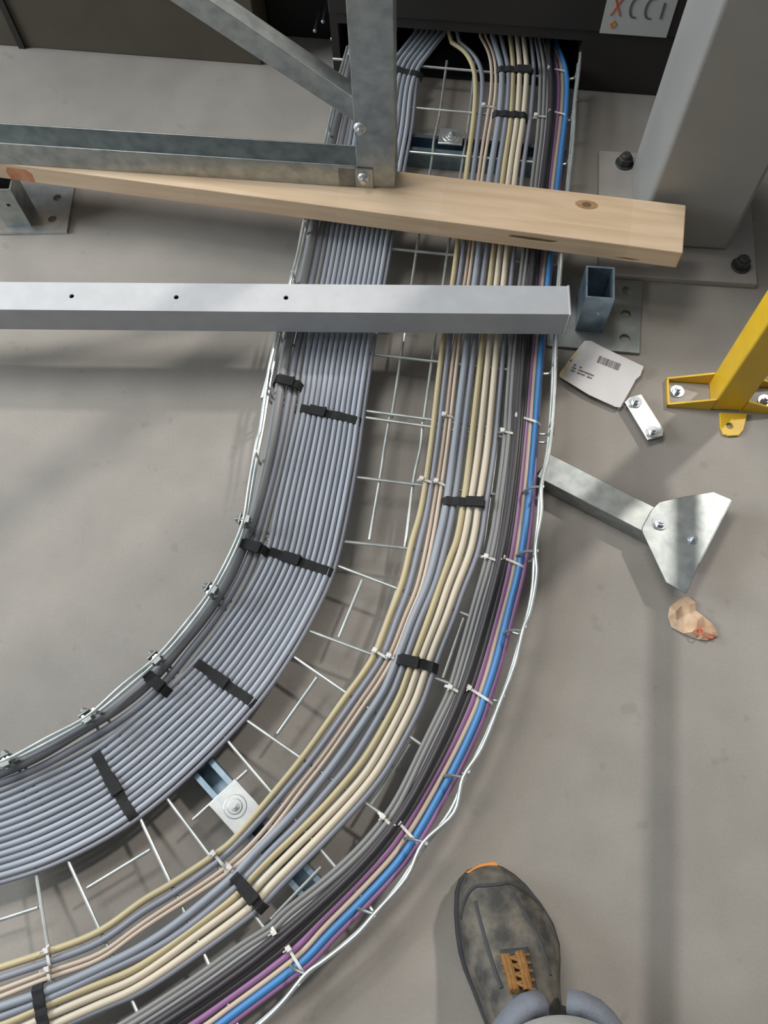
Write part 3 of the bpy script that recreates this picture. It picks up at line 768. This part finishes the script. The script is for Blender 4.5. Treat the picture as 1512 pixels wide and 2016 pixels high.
# slanting brace, an angle running up to the left behind the post
pln = pb + fy * .012
b0, b1 = on_plane(705, 222, pln, fy), on_plane(372, 0, pln, fy)
bt = (b1 - b0).normalized(); b1 = b1 + bt * .35; b0 = b0 - bt * .01
bn = fy.cross(bt).normalized()
if bn.z < 0: bn = -bn
bm = bmesh.new()
hw = .0165
prof = [(-hw, 0), (hw, 0), (hw, .026), (hw - tk, .026), (hw - tk, tk), (-hw, tk)]
ring = [[bm.verts.new(p + bn * a + fy * b) for a, b in prof] for p in (b0, b1)]
for j in range(6): bm.faces.new((ring[0][j], ring[0][(j + 1) % 6], ring[1][(j + 1) % 6], ring[1][j]))
bm.faces.new(ring[0][::-1]); bm.faces.new(ring[1])
bevel(finish('brace', bm, M['galv'], frame, angle=20), .0008)

# ------------------------------------------------------------------ grey column with base plate
tk = .012
col = empty('steel_column', P(1340, 420), 'big grey painted steel column on a bolted base plate at the right', 'column')
cs = [P(1246, 482, tk), P(1432, 494, tk)]
kx = (cs[1] - cs[0]); kx.z = 0; cwid = kx.length; kx.normalize(); ky = Vector((-kx.y, kx.x, 0))
cdep = (P(1253, 330, tk) - cs[0]).dot(ky)
base = Vector((cs[0].x, cs[0].y, 0))
mL, mR = (cs[0] - P(1178, 540, tk)).dot(kx), (P(1490, 540, tk) - cs[1]).dot(kx)
mF, mB = (cs[0] - P(1215, 541, tk)).dot(ky), (P(1200, 297, tk) - P(1253, 330, tk)).dot(ky)
def kp(x, y, z): return base + kx * x + ky * y + Z * z
bm = bmesh.new()
plate(bm, [kp(-mL, -mF, tk), kp(cwid + mR, -mF, tk), kp(cwid + mR, cdep + mB, tk), kp(-mL, cdep + mB, tk)], tk - .0005)
bpl = bevel(finish('base_plate', bm, M['columnplate'], col), .0015)
bm = bmesh.new()
plate(bm, [kp(0, 0, 2.6), kp(cwid, 0, 2.6), kp(cwid, cdep, 2.6), kp(0, cdep, 2.6)], 2.6 - tk)
bevel(finish('shaft', bm, M['column'], col, angle=20), .007, 4)
for u, v in ((1229, 322), (1458, 524)):
    p = P(u, v, tk); bm = bmesh.new()
    cyl(bm, p, Z, .0155, .003, 24); cyl(bm, p + Z * .003, Z, .0125, .012, 6, .0120); cyl(bm, p + Z * .015, Z, .0085, .006, 16, .007)
    bevel(finish('anchor_bolt', bm, M['bolt_dark'], bpl), .001)

# ------------------------------------------------------------------ galvanised feet
foot = empty('post_foot', P(1180, 620), 'galvanised post foot, open square tube on a holed plate right of the beam end', 'foot')
pt = .006
cc = [P(1076, 680, pt), P(1259, 695, pt), P(1265, 553, pt), P(1090, 540, pt)]
bm = bmesh.new()
plate(bm, cc, pt - .0004, [(P(1234, 572, pt), .0082, 20), (P(1232, 619, pt), .0082, 20), (P(1230, 666, pt), .0082, 20)])
finish('base_plate', bm, M['galv_dull'], foot, smooth=False)
f0, f1 = P(1132, 651, pt), P(1186, 655, pt)
gx = (f1 - f0); gx.z = 0; gw = gx.length; gx.normalize(); gy = Vector((-gx.y, gx.x, 0))
ztub = min(z_over(f1, 581), ZP - .0006)
gd = .058; t_ = .003
bm = bmesh.new()
for (x, y, hx, hy) in ((gw / 2, t_ / 2, gw / 2, t_ / 2), (gw / 2, gd - t_ / 2, gw / 2, t_ / 2), (t_ / 2, gd / 2, t_ / 2, gd / 2 - t_), (gw - t_ / 2, gd / 2, t_ / 2, gd / 2 - t_)):
    box(bm, f0 + gx * x + gy * y + Z * ((ztub - pt) / 2), gx * hx, gy * hy, Z * ((ztub - pt) / 2))
finish('square_tube', bm, M['blue_zinc'], foot, smooth=False)
bm = bmesh.new(); p = f0 + gx * gw * .62 + Z * (ztub - pt) * .55
dome(bm, p, -gy, .004, .002, 12); finish('rivet', bm, M['bolt'], foot)

foot2 = empty('post_foot', P(40, 420), 'galvanised post foot with upright tube, left edge under the timber', 'foot')
bm = bmesh.new()
plate(bm, [P(-60, 459, pt), P(131, 456, pt), P(146, 366, pt), P(-40, 360, pt)], pt - .0004, [(P(113, 389, pt), .0072, 20), (P(103, 431, pt), .0072, 20)])
finish('base_plate', bm, M['zinc'], foot2, smooth=False)
f0, f1 = P(14, 447, pt), P(62, 446, pt)
gx = (f1 - f0); gx.z = 0; gw = gx.length; gx.normalize(); gy = Vector((-gx.y, gx.x, 0))
bm = bmesh.new()
hgt = ZP - .001 - pt
hp = on_plane(17, 404, f0, gy)
plate(bm, [f0, f0 + gx * gw, f0 + gx * gw + Z * hgt, f0 + Z * hgt], t_, [(hp, .0042, 4)], up=-gy)
for (x, y, hx, hy) in ((gw / 2, .04 - t_ / 2, gw / 2, t_ / 2), (t_ / 2, .02, t_ / 2, .02 - t_), (gw - t_ / 2, .02, t_ / 2, .02 - t_)):
    box(bm, f0 + gx * x + gy * y + Z * (hgt / 2), gx * hx, gy * hy, Z * (hgt / 2))
finish('square_tube', bm, M['galv'], foot2, smooth=False)

# ------------------------------------------------------------------ yellow fence post
yel = empty('safety_fence_post', P(1430, 780), 'yellow fence post with bolted foot bracket at the right edge', 'post')
yf0, yf1 = P(1398, 807), P(1460, 811)
yx = (yf1 - yf0); yx.z = 0; yw = yx.length; yx.normalize(); yy = Vector((-yx.y, yx.x, 0))
def yp(x, y, z): return yf0 + yx * x + yy * y + Z * z
bm = bmesh.new()
plate(bm, [yp(0, 0, 1.6), yp(yw, 0, 1.6), yp(yw, yw, 1.6), yp(0, yw, 1.6)], 1.599)
bevel(finish('post', bm, M['yellow'], yel, angle=20), .003, 3)
# U shaped strap foot on the left: three thin upright walls growing towards the post
def strap_foot(sgn, length, name, bolt_xy):
    bm = bmesh.new()
    x0 = 0 if sgn < 0 else yw
    xe = x0 + sgn * length
    t = .003
    def wall(xa, ya, xb, yb, za, zb, nx, ny):
        v = []
        for (x, y, z) in ((xa, ya, za), (xb, yb, zb)):
            for dz in (0.0008, z):
                for k in (0, 1): v.append(bm.verts.new(yp(x + nx * t * k, y + ny * t * k, dz)))
        a = v
        for f in ((0, 1, 3, 2), (4, 6, 7, 5), (0, 4, 5, 1), (2, 3, 7, 6), (0, 2, 6, 4), (1, 5, 7, 3)): bm.faces.new([a[i] for i in f])
    wall(x0, -.0005, xe, -.0005, .030, .008, 0, 1)
    wall(x0, yw - .0025, xe, yw - .0025, .030, .008, 0, 1)
    wall(xe, -.0005, xe, yw + .0005, .008, .008, -sgn, 0)
    f = finish(name, bm, M['yellow'], yel, smooth=False)
    bm = bmesh.new()
    plate(bm, [yp(x0, .004, .0025), yp(xe - sgn * .004, .004, .0025), yp(xe - sgn * .004, yw - .004, .0025), yp(x0, yw - .004, .0025)], .0017)
    finish('floor_shim', bm, M['columnplate'], yel, smooth=False)
    bm = bmesh.new(); hexbolt(bm, P(*bolt_xy, .0025), r=.0065, h=.006, washer=.0105, stud=.004)
    finish('anchor_bolt', bm, M['bolt'], yel)
strap_foot(-1, (yf0 - P(1312, 800)).dot(yx), 'foot_bracket', (1333, 771))
strap_foot(1, .062, 'foot_bracket', (1506, 790))
bm = bmesh.new()
tz = .004
plate(bm, [P(1417, 812, tz), P(1418, 840, tz), P(1424, 855, tz), P(1434, 858, tz), P(1455, 857, tz), P(1464, 846, tz), P(1472, 814, tz)], tz - .0005, [(P(1437, 838, tz), .0052, 18)])
bevel(finish('foot_tab', bm, M['yellow'], yel, smooth=False), .0008)
# lower fence rail, just outside the frame: it throws the long straight shadow
bm = bmesh.new()
rx0 = yp(yw * .5, -.0, 0)
fd = P(1302, 2010) - P(1306, 1400); fd.z = 0; fd.normalize()
rs = yp(yw + .022, -.004, 0)
fn = Vector((-fd.y, fd.x, 0)); sh = Vector((SUNDIR.x, SUNDIR.y, 0)) / -SUNDIR.z
zr = (P(1303, 1700) - rs).dot(fn) / sh.dot(fn)
rs.z = zr
sd_ = Vector((-fd.y, fd.x, 0))
box(bm, rs + fd * .55, fd * .55, sd_ * .012, Z * .013)
box(bm, yp(yw + .008, .006, zr), yx * .016, yy * .012, Z * .013)
bevel(finish('panel_rail', bm, M['bolt_dark'], yel), .001)

# ------------------------------------------------------------------ bracket with gusset plate on the floor
br = empty('galvanised_bracket', P(1260, 1010), 'galvanised bracket of square arm and angular plate lying on the floor beside the tray', 'bracket')
ah = .032
a0 = P(1059, 940, ah); a1 = P(1266, 1047, ah)
rx = (a1 - a0); rx.z = 0; al = rx.length; rx.normalize(); ry = Vector((-rx.y, rx.x, 0))
aw = (P(1180, 943, ah) - P(1160, 992, ah)).dot(ry)
bm = bmesh.new()
t_ = .002
prof = [(0, ah), (aw, ah), (aw, .0), (aw - t_, .0), (aw - t_, ah - t_), (t_, ah - t_), (t_, .0), (0, .0)]
A0 = Vector((a0.x, a0.y, .0005)); 
ring = [[bm.verts.new(A0 + rx * x + ry * a + Z * b) for a, b in prof] for x in (-.002, al + .03)]
for j in range(8): bm.faces.new((ring[0][j], ring[0][(j + 1) % 8], ring[1][(j + 1) % 8], ring[1][j]))
bm.faces.new(ring[0][::-1]); bm.faces.new(ring[1])
bevel(finish('arm', bm, M['galv'], br, angle=20), .0012)
pz = ah + .0035
pp = [(1284, 1002), (1298, 988), (1348, 977), (1404, 968), (1441, 984), (1376, 1110), (1352, 1169), (1312, 1147), (1265, 1047), (1266, 1036)]
bm = bmesh.new(); plate(bm, [P(u, v, pz) for u, v in pp], .0025)
E0, E1 = P(1441, 984, pz), P(1376, 1110, pz)
ed = (E1 - E0).normalized(); en = Vector((-ed.y, ed.x, 0))
box(bm, (E0 + E1) / 2 - Z * (pz / 2 - .0006), ed * ((E1 - E0).length / 2), en * .0012, Z * (pz / 2 - .001))
gus = bevel(finish('gusset_plate', bm, M['galv'], br, smooth=False), .0008)
for (u, v, r) in ((1300, 1029, .0075), (1364, 1062, .0045)):
    bm = bmesh.new(); hexbolt(bm, P(u, v, pz), r=r, h=.005, washer=r * 1.45, stud=.002)
    finish('bolt', bm, M['bolt'], br)
# small clip with two bolts
cl = empty('bolted_clip', P(1267, 822), 'small bright steel clip with two bolts lying beside the white tag', 'clip')
cz = .014
bm = bmesh.new()
plate(bm, [P(1230, 791, cz), P(1238, 783, cz), P(1263, 776, cz), P(1307, 846, cz), P(1305, 857, cz), P(1275, 866, cz)], .003)
plate(bm, [P(1230, 791, .0035), P(1238, 783, .0035), P(1263, 776, .0035), P(1307, 846, .0035), P(1305, 857, .0035), P(1275, 866, .0035)], .003)
plate(bm, [P(1248, 803, cz - .003), P(1270, 796, cz - .003), P(1290, 830, cz - .003), P(1270, 838, cz - .003)], cz - .0066)
bevel(finish('plate', bm, M['zinc'], cl, smooth=False), .0006)
for u, v in ((1251, 792), (1285, 850)):
    bm = bmesh.new(); hexbolt(bm, P(u, v, cz), r=.0062, h=.005, washer=.0092, stud=.004); finish('bolt', bm, M['bolt'], cl)

# ------------------------------------------------------------------ white tag
kz = .0085
tagc = empty('label_tag', P(1185, 735), 'white card tag with a barcode, half lying on the holed foot plate', 'tag')
outl = [(1151, 671), (1164, 671), (1186, 683), (1226, 702), (1267, 721), (1261, 739), (1252, 747), (1236, 776), (1221, 802), (1212, 801), (1159, 777), (1101, 741), (1102, 734), (1118, 712), (1135, 690)]
bm = bmesh.new(); plate(bm, [P(u, v, kz) for u, v in outl], .0007, [(P(1124, 710, kz), .0022, 12)])
cardo = finish('card', bm, M['card'], tagc, smooth=False)
bm = bmesh.new(); plate(bm, [P(u, v, kz + .0004) for u, v in ((1101, 741), (1102, 734), (1118, 712), (1135, 690), (1140, 694), (1120, 718), (1110, 744))], .0003, [(P(1124, 710, kz + .0004), .0022, 12)])
finish('yellowed_end', bm, M['yellowed'], tagc, smooth=False)
b0_, b1_ = P(1181, 700, kz), P(1222, 716, kz); bx = (b1_ - b0_); bl_ = bx.length; bx.normalize(); by = Vector((-bx.y, bx.x, 0))
bm = bmesh.new(); x = 0
while x < bl_:
    w_ = random.choice((.0006, .0009, .0014)); box(bm, b0_ + bx * (x + w_ / 2) - by * .007 + Z * .0003, bx * w_ * .5, by * .0065, Z * .0002); x += w_ + random.choice((.0005, .0008, .0012))
finish('barcode', bm, M['ink'], cardo, smooth=False)
bm = bmesh.new()
for r_, segs in ((0, ((0, .006), (.010, .035))), (1, ((0, .006), (.010, .022), (.026, .034))), (-1, ((0, .004), (.010, .013)))):
    o_ = P(1127, 717, kz) - by * (.0055 * (r_ + 1)) + bx * .002
    for s0_, s1_ in segs:
        x = s0_
        while x < s1_:
            box(bm, o_ + bx * (x + .0008) + Z * .0003, bx * .0008, by * random.uniform(.0011, .0016), Z * .0002); x += .0021
finish('printed_lines', bm, M['ink'], cardo, smooth=False)

# crumpled scrap of stained paper
bm = bmesh.new()
N = 14
op = [(1340, 1178), (1355, 1174), (1369, 1186), (1370, 1202), (1384, 1212), (1402, 1228), (1411, 1243), (1414, 1252), (1394, 1261), (1370, 1258), (1345, 1247), (1322, 1235), (1315, 1215), (1318, 1195)]
cen = [P(1345, 1210, .007), P(1380, 1240, .005)]
ov = [bm.verts.new(P(u, v, .0015 + .004 * random.random())) for u, v in op]
ivp = [(1342, 1192), (1356, 1192), (1358, 1208), (1372, 1222), (1388, 1236), (1396, 1248), (1380, 1250), (1362, 1244), (1348, 1234), (1332, 1222), (1330, 1204)]
iv = [bm.verts.new(P(u, v, .003 + .008 * random.random())) for u, v in ivp]
c1_ = bm.verts.new(P(1345, 1212, .004)); c2_ = bm.verts.new(P(1372, 1236, .009))
bmesh.ops.triangle_fill(bm, use_beauty=True, edges=[bm.edges.new((ov[i], ov[(i + 1) % len(ov)])) for i in range(len(ov))] + [bm.edges.new((iv[i], iv[(i + 1) % len(iv)])) for i in range(len(iv))])
for i in range(len(iv)):
    a, b = iv[i], iv[(i + 1) % len(iv)]
    c_ = c1_ if i in (0, 1, 8, 9, 10) else c2_
    bm.faces.new((a, b, c_))
bm.faces.new((c1_, c2_, iv[2])); bm.faces.new((c1_, iv[8], c2_))
scr = finish('paper_scrap', bm, M['scrap'], smooth=False)
so_ = scr.modifiers.new('thickness', 'SOLIDIFY'); so_.thickness = .0006
tag(scr, 'crumpled brown stained paper scrap below the tip of the bracket plate', 'paper scrap')
bm = bmesh.new()
def ring_mark(c, r, n=18):
    sweep(bm, [c + Vector((r * math.cos(2 * math.pi * i / n), r * math.sin(2 * math.pi * i / n), 0)) for i in range(n + 1)], [(-.001, -.0002), (.001, -.0002), (.001, .0002), (-.001, .0002)], up=Z)
ring_mark(P(1377, 1243, .0125), .0048)
box(bm, P(1396, 1253, .0085), Vector((.005, -.002, 0)), Vector((.0008, .0015, 0)), Z * .0002)
finish('red_mark', bm, M['red'], scr, smooth=False)

# ------------------------------------------------------------------ the photographer's right leg
per = empty('person', P(1020, 1960), 'person in dirty grey work boot with brown laces and slate trousers, at the bottom', 'person')
def boot_ring(Lp, Rp, h, zb, n=20, w=1.0, z=.03):
    a, b = P(*Lp, z), P(*Rp, z)
    c = (a + b) / 2; s = (b - a) / 2 * w
    out = []
    for i in range(n):
        t = 2 * math.pi * i / n
        x = math.cos(t); y = math.sin(t)
        ex = math.copysign(abs(x) ** .75, x)
        if y >= 0: zz = zb + .022 + (h - zb - .022) * abs(y) ** 1.0
        else: zz = zb + .022 - .022 * abs(y) ** .4
        k = 1.0 if y < 0 else 1 - .10 * y
        q = c + s * ex * k; out.append(Vector((q.x, q.y, zz)))
    return out
secs = [((945, 1706), (972, 1702), .030), ((925, 1714), (992, 1708), .044), ((908, 1732), (1014, 1722), .056), ((900, 1758), (1038, 1744), .066), ((899, 1800), (1068, 1782), .072), ((902, 1840), (1092, 1822), .076), ((908, 1880), (1104, 1862), .084),
        ((918, 1915), (1106, 1898), .098), ((934, 1955), (1102, 1938), .118), ((955, 2010), (1106, 1992), .138), ((975, 2060), (1112, 2044), .150), ((992, 2110), (1112, 2096), .152), ((1005, 2150), (1104, 2140), .140), ((1020, 2172), (1092, 2166), .11)]
def loft(bm, rings, cap=True):
    vs = [[bm.verts.new(p) for p in r] for r in rings]
    n = len(vs[0])
    for a, b in zip(vs, vs[1:]):
        for j in range(n): bm.faces.new((a[j], a[(j + 1) % n], b[(j + 1) % n], b[j]))
    if cap: bm.faces.new(vs[0][::-1]); bm.faces.new(vs[-1])
bm = bmesh.new(); loft(bm, [boot_ring(l, r, h, .014, w=.97) for l, r, h in secs])
boot = finish('boot', bm, M['boot'], per, angle=180)
sb = boot.modifiers.new('smoothing', 'SUBSURF'); sb.levels = 2; sb.render_levels = 2
# sole
def flat_outline(k, z):
    Lft = [P(*l, .03) for l, r, h in secs]; Rgt = [P(*r, .03) for l, r, h in secs]
    o = []
    for a, b in zip(Lft, Rgt): o.append(a + (a - b) * (k / 2))
    q = []
    for a, b in zip(Lft, Rgt): q.append(b + (b - a) * (k / 2))
    pts = o + q[::-1]
    return [Vector((p.x, p.y, z)) for p in pts]
tipd = (P(958, 1700, .02) - P(1010, 1860, .02)).normalized(); tipd.z = 0
bm = bmesh.new(); plate(bm, [p + tipd * .001 for p in flat_outline(.03, .018)], .0175); bevel(finish('sole', bm, M['boot_dark'], boot), .003)
bm = bmesh.new()
plate(bm, [Vector((p.x, p.y, .0205)) for p in (P(916, 1718, .02), P(945, 1701, .02), P(972, 1696, .02), P(984, 1701, .02), P(972, 1714, .02), P(935, 1724, .02))], .012)
bevel(finish('toe_rand', bm, M['sole'], boot), .002)
# rubber toe cap seam and side guard
def top_pt(f, g, lift=.002):
    """point on the boot upper: f along sections (float), g -1..1 across"""
    i = min(int(f), len(secs) - 2); t = f - i
    def pt(k):
        l, r, h = secs[k]; ring_ = boot_ring(l, r, h, .014, w=.97)
        a, b = P(*l, .03), P(*r, .03); c = (a + b) / 2; s = (b - a) / 2 * .97
        y = math.sqrt(max(0, 1 - abs(g) ** 2.67))
        zz = .036 + (h - .036) * y
        q = c + s * g * (1 - .10 * y)
        return Vector((q.x, q.y, zz + lift))
    return pt(i).lerp(pt(i + 1), t)
bm = bmesh.new()
tube(bm, catmull([top_pt(2.6, g, -.001) if abs(g) < .8 else top_pt(4.2 if abs(g) > .95 else 3.2, g, -.001) for g in (-.98, -.85, -.6, -.3, 0, .3, .6, .85, .98)], 4), .0022, 8)
tube(bm, catmull([top_pt(f, -.62 + .03 * (f - 4), -.001) for f in (3.4, 4.5, 5.5, 6.5, 7.5)], 4), .002, 8)
tube(bm, catmull([top_pt(f, .5 + .05 * (f - 4), -.001) for f in (3.2, 4.2, 5.2, 6.2, 7.2)], 4), .002, 8)
finish('seam', bm, M['boot_dark'], boot)
bm = bmesh.new()
N_ = 7
vsL = [[bm.verts.new(top_pt(5.7 + 2.8 * i / 8, -.33 + .62 * j / N_, .0015)) for j in range(N_ + 1)] for i in range(9)]
for i in range(8):
    for j in range(N_): bm.faces.new((vsL[i][j], vsL[i][j + 1], vsL[i + 1][j + 1], vsL[i + 1][j]))
tg = finish('tongue', bm, M['boot_dark'], boot); sm = tg.modifiers.new('thickness', 'SOLIDIFY'); sm.thickness = .003
for k in range(4):
    f = 5.95 + .4 * k
    bm = bmesh.new()
    tube(bm, catmull([top_pt(f, -.36, .003), top_pt(f + .1, -.2, .007), top_pt(f + .28, -.02, .008), top_pt(f + .4, .1, .007), top_pt(f + .5, .24, .004)], 4), .0019, 8)
    tube(bm, catmull([top_pt(f + .1, .26, .003), top_pt(f + .1, .08, .006), top_pt(f + .12, -.1, .006), top_pt(f + .1, -.33, .004)], 4), .0017, 8)
    finish('lace', bm, M['lace'], boot)
for g in (-.29, -.21, .03, .10):
    bm = bmesh.new(); tube(bm, catmull([top_pt(f, g + .01 * math.sin(f * 3), .006 + .0015 * math.sin(f * 7 + g * 9)) for f in (5.9, 6.3, 6.7, 7.1, 7.4, 7.6)], 4), .0036, 8)
    finish('lace', bm, M['lace'], boot)
# trouser leg: hem over the boot, shin leaning forward to the bent knee, thigh going back
hemc = P(1102, 2128, .11); kneec = P(1122, 2232, .45); hip = kneec + Vector((.10, -.42, .14))
def oring(c, axis, rx_, ry_, side, n=24, wob=0):
    axis = axis.normalized(); s = (side - axis * side.dot(axis)).normalized(); b = axis.cross(s)
    return [c + s * (rx_ * math.cos(2 * math.pi * i / n) * (1 + wob * math.sin(i * 1.7))) + b * (ry_ * math.sin(2 * math.pi * i / n) * (1 + wob * math.cos(i * 2.3))) for i in range(n)]
side = Vector((1, 0, 0))
ax1 = (kneec - hemc)
path = [hemc, hemc.lerp(kneec, .05), hemc.lerp(kneec, .12), hemc.lerp(kneec, .3), hemc.lerp(kneec, .6), hemc.lerp(kneec, .86), kneec + Vector((0, -.012, .03)), kneec.lerp(hip, .2) + Z * .03, kneec.lerp(hip, .5), hip]
rad = [.050, .050, .050, .050, .056, .070, .076, .080, .088, .098]
rings = []
for i, (p, r) in enumerate(zip(path, rad)):
    t = path[min(i + 1, len(path) - 1)] - path[max(i - 1, 0)]
    if i < 2: t = ax1
    rings.append(oring(p, t, r, r, side, wob=.03 if i < 4 else .012))
bm = bmesh.new()
loft(bm, rings)
tr = finish('trouser_leg', bm, M['trouser'], per, angle=180)
sb = tr.modifiers.new('smoothing', 'SUBSURF'); sb.levels = 2; sb.render_levels = 2
# pale reinforced patch over the front of the knee
bm = bmesh.new()
kr = []
for i in (4, 5, 6, 7):
    p, r = path[i], rad[i] * 1.025
    t = path[min(i + 1, len(path) - 1)] - path[max(i - 1, 0)]
    ring_ = oring(p, t, r, r, side)
    f_ = Vector((0, 1, .55)).normalized()
    ring_ = sorted(ring_, key=lambda q: math.atan2((q - p).dot(Vector((1, 0, 0))), (q - p).dot(f_)))
    kr.append([bm.verts.new(q) for q in ring_ if abs(math.atan2((q - p).dot(Vector((1, 0, 0))), (q - p).dot(f_))) < 1.75])
n_ = min(len(k) for k in kr)
for a, b in zip(kr, kr[1:]):
    oa, ob = (len(a) - n_) // 2, (len(b) - n_) // 2
    for j in range(n_ - 1): bm.faces.new((a[oa + j], a[oa + j + 1], b[ob + j + 1], b[ob + j]))
for v in [v for v in bm.verts if not v.link_faces]: bm.verts.remove(v)
kp_ = finish('knee_patch', bm, M['knee'], tr, angle=180)
sb = kp_.modifiers.new('smoothing', 'SUBSURF'); sb.levels = 2; sb.render_levels = 2
so2 = kp_.modifiers.new('thickness', 'SOLIDIFY'); so2.thickness = .003; so2.offset = 1

# turned up cuff standing out round the ankle, open at the front
bm = bmesh.new()
arc = []
for i in range(33):
    a = R(101 + 336 * i / 32)
    rr = .074 * (1 + .02 * math.sin(i * 1.3))
    arc.append(hemc + Vector((math.cos(a) * rr, math.sin(a) * rr, .012 + .004 * math.sin(i * .9))))
sweep(bm, arc, [(.0125 * math.cos(t) , .026 * math.sin(t)) for t in [2 * math.pi * k / 12 for k in range(12)]], up=Z)
finish('cuff', bm, M['trouser'], tr, angle=180)
bm = bmesh.new()
loft(bm, [oring(hemc - Z * .055, Z, .060, .064, side), oring(hemc - Z * .005, Z, .060, .062, side), oring(hemc + Z * .006, Z, .053, .054, side)])
finish('collar', bm, M['boot_dark'], boot, angle=180)
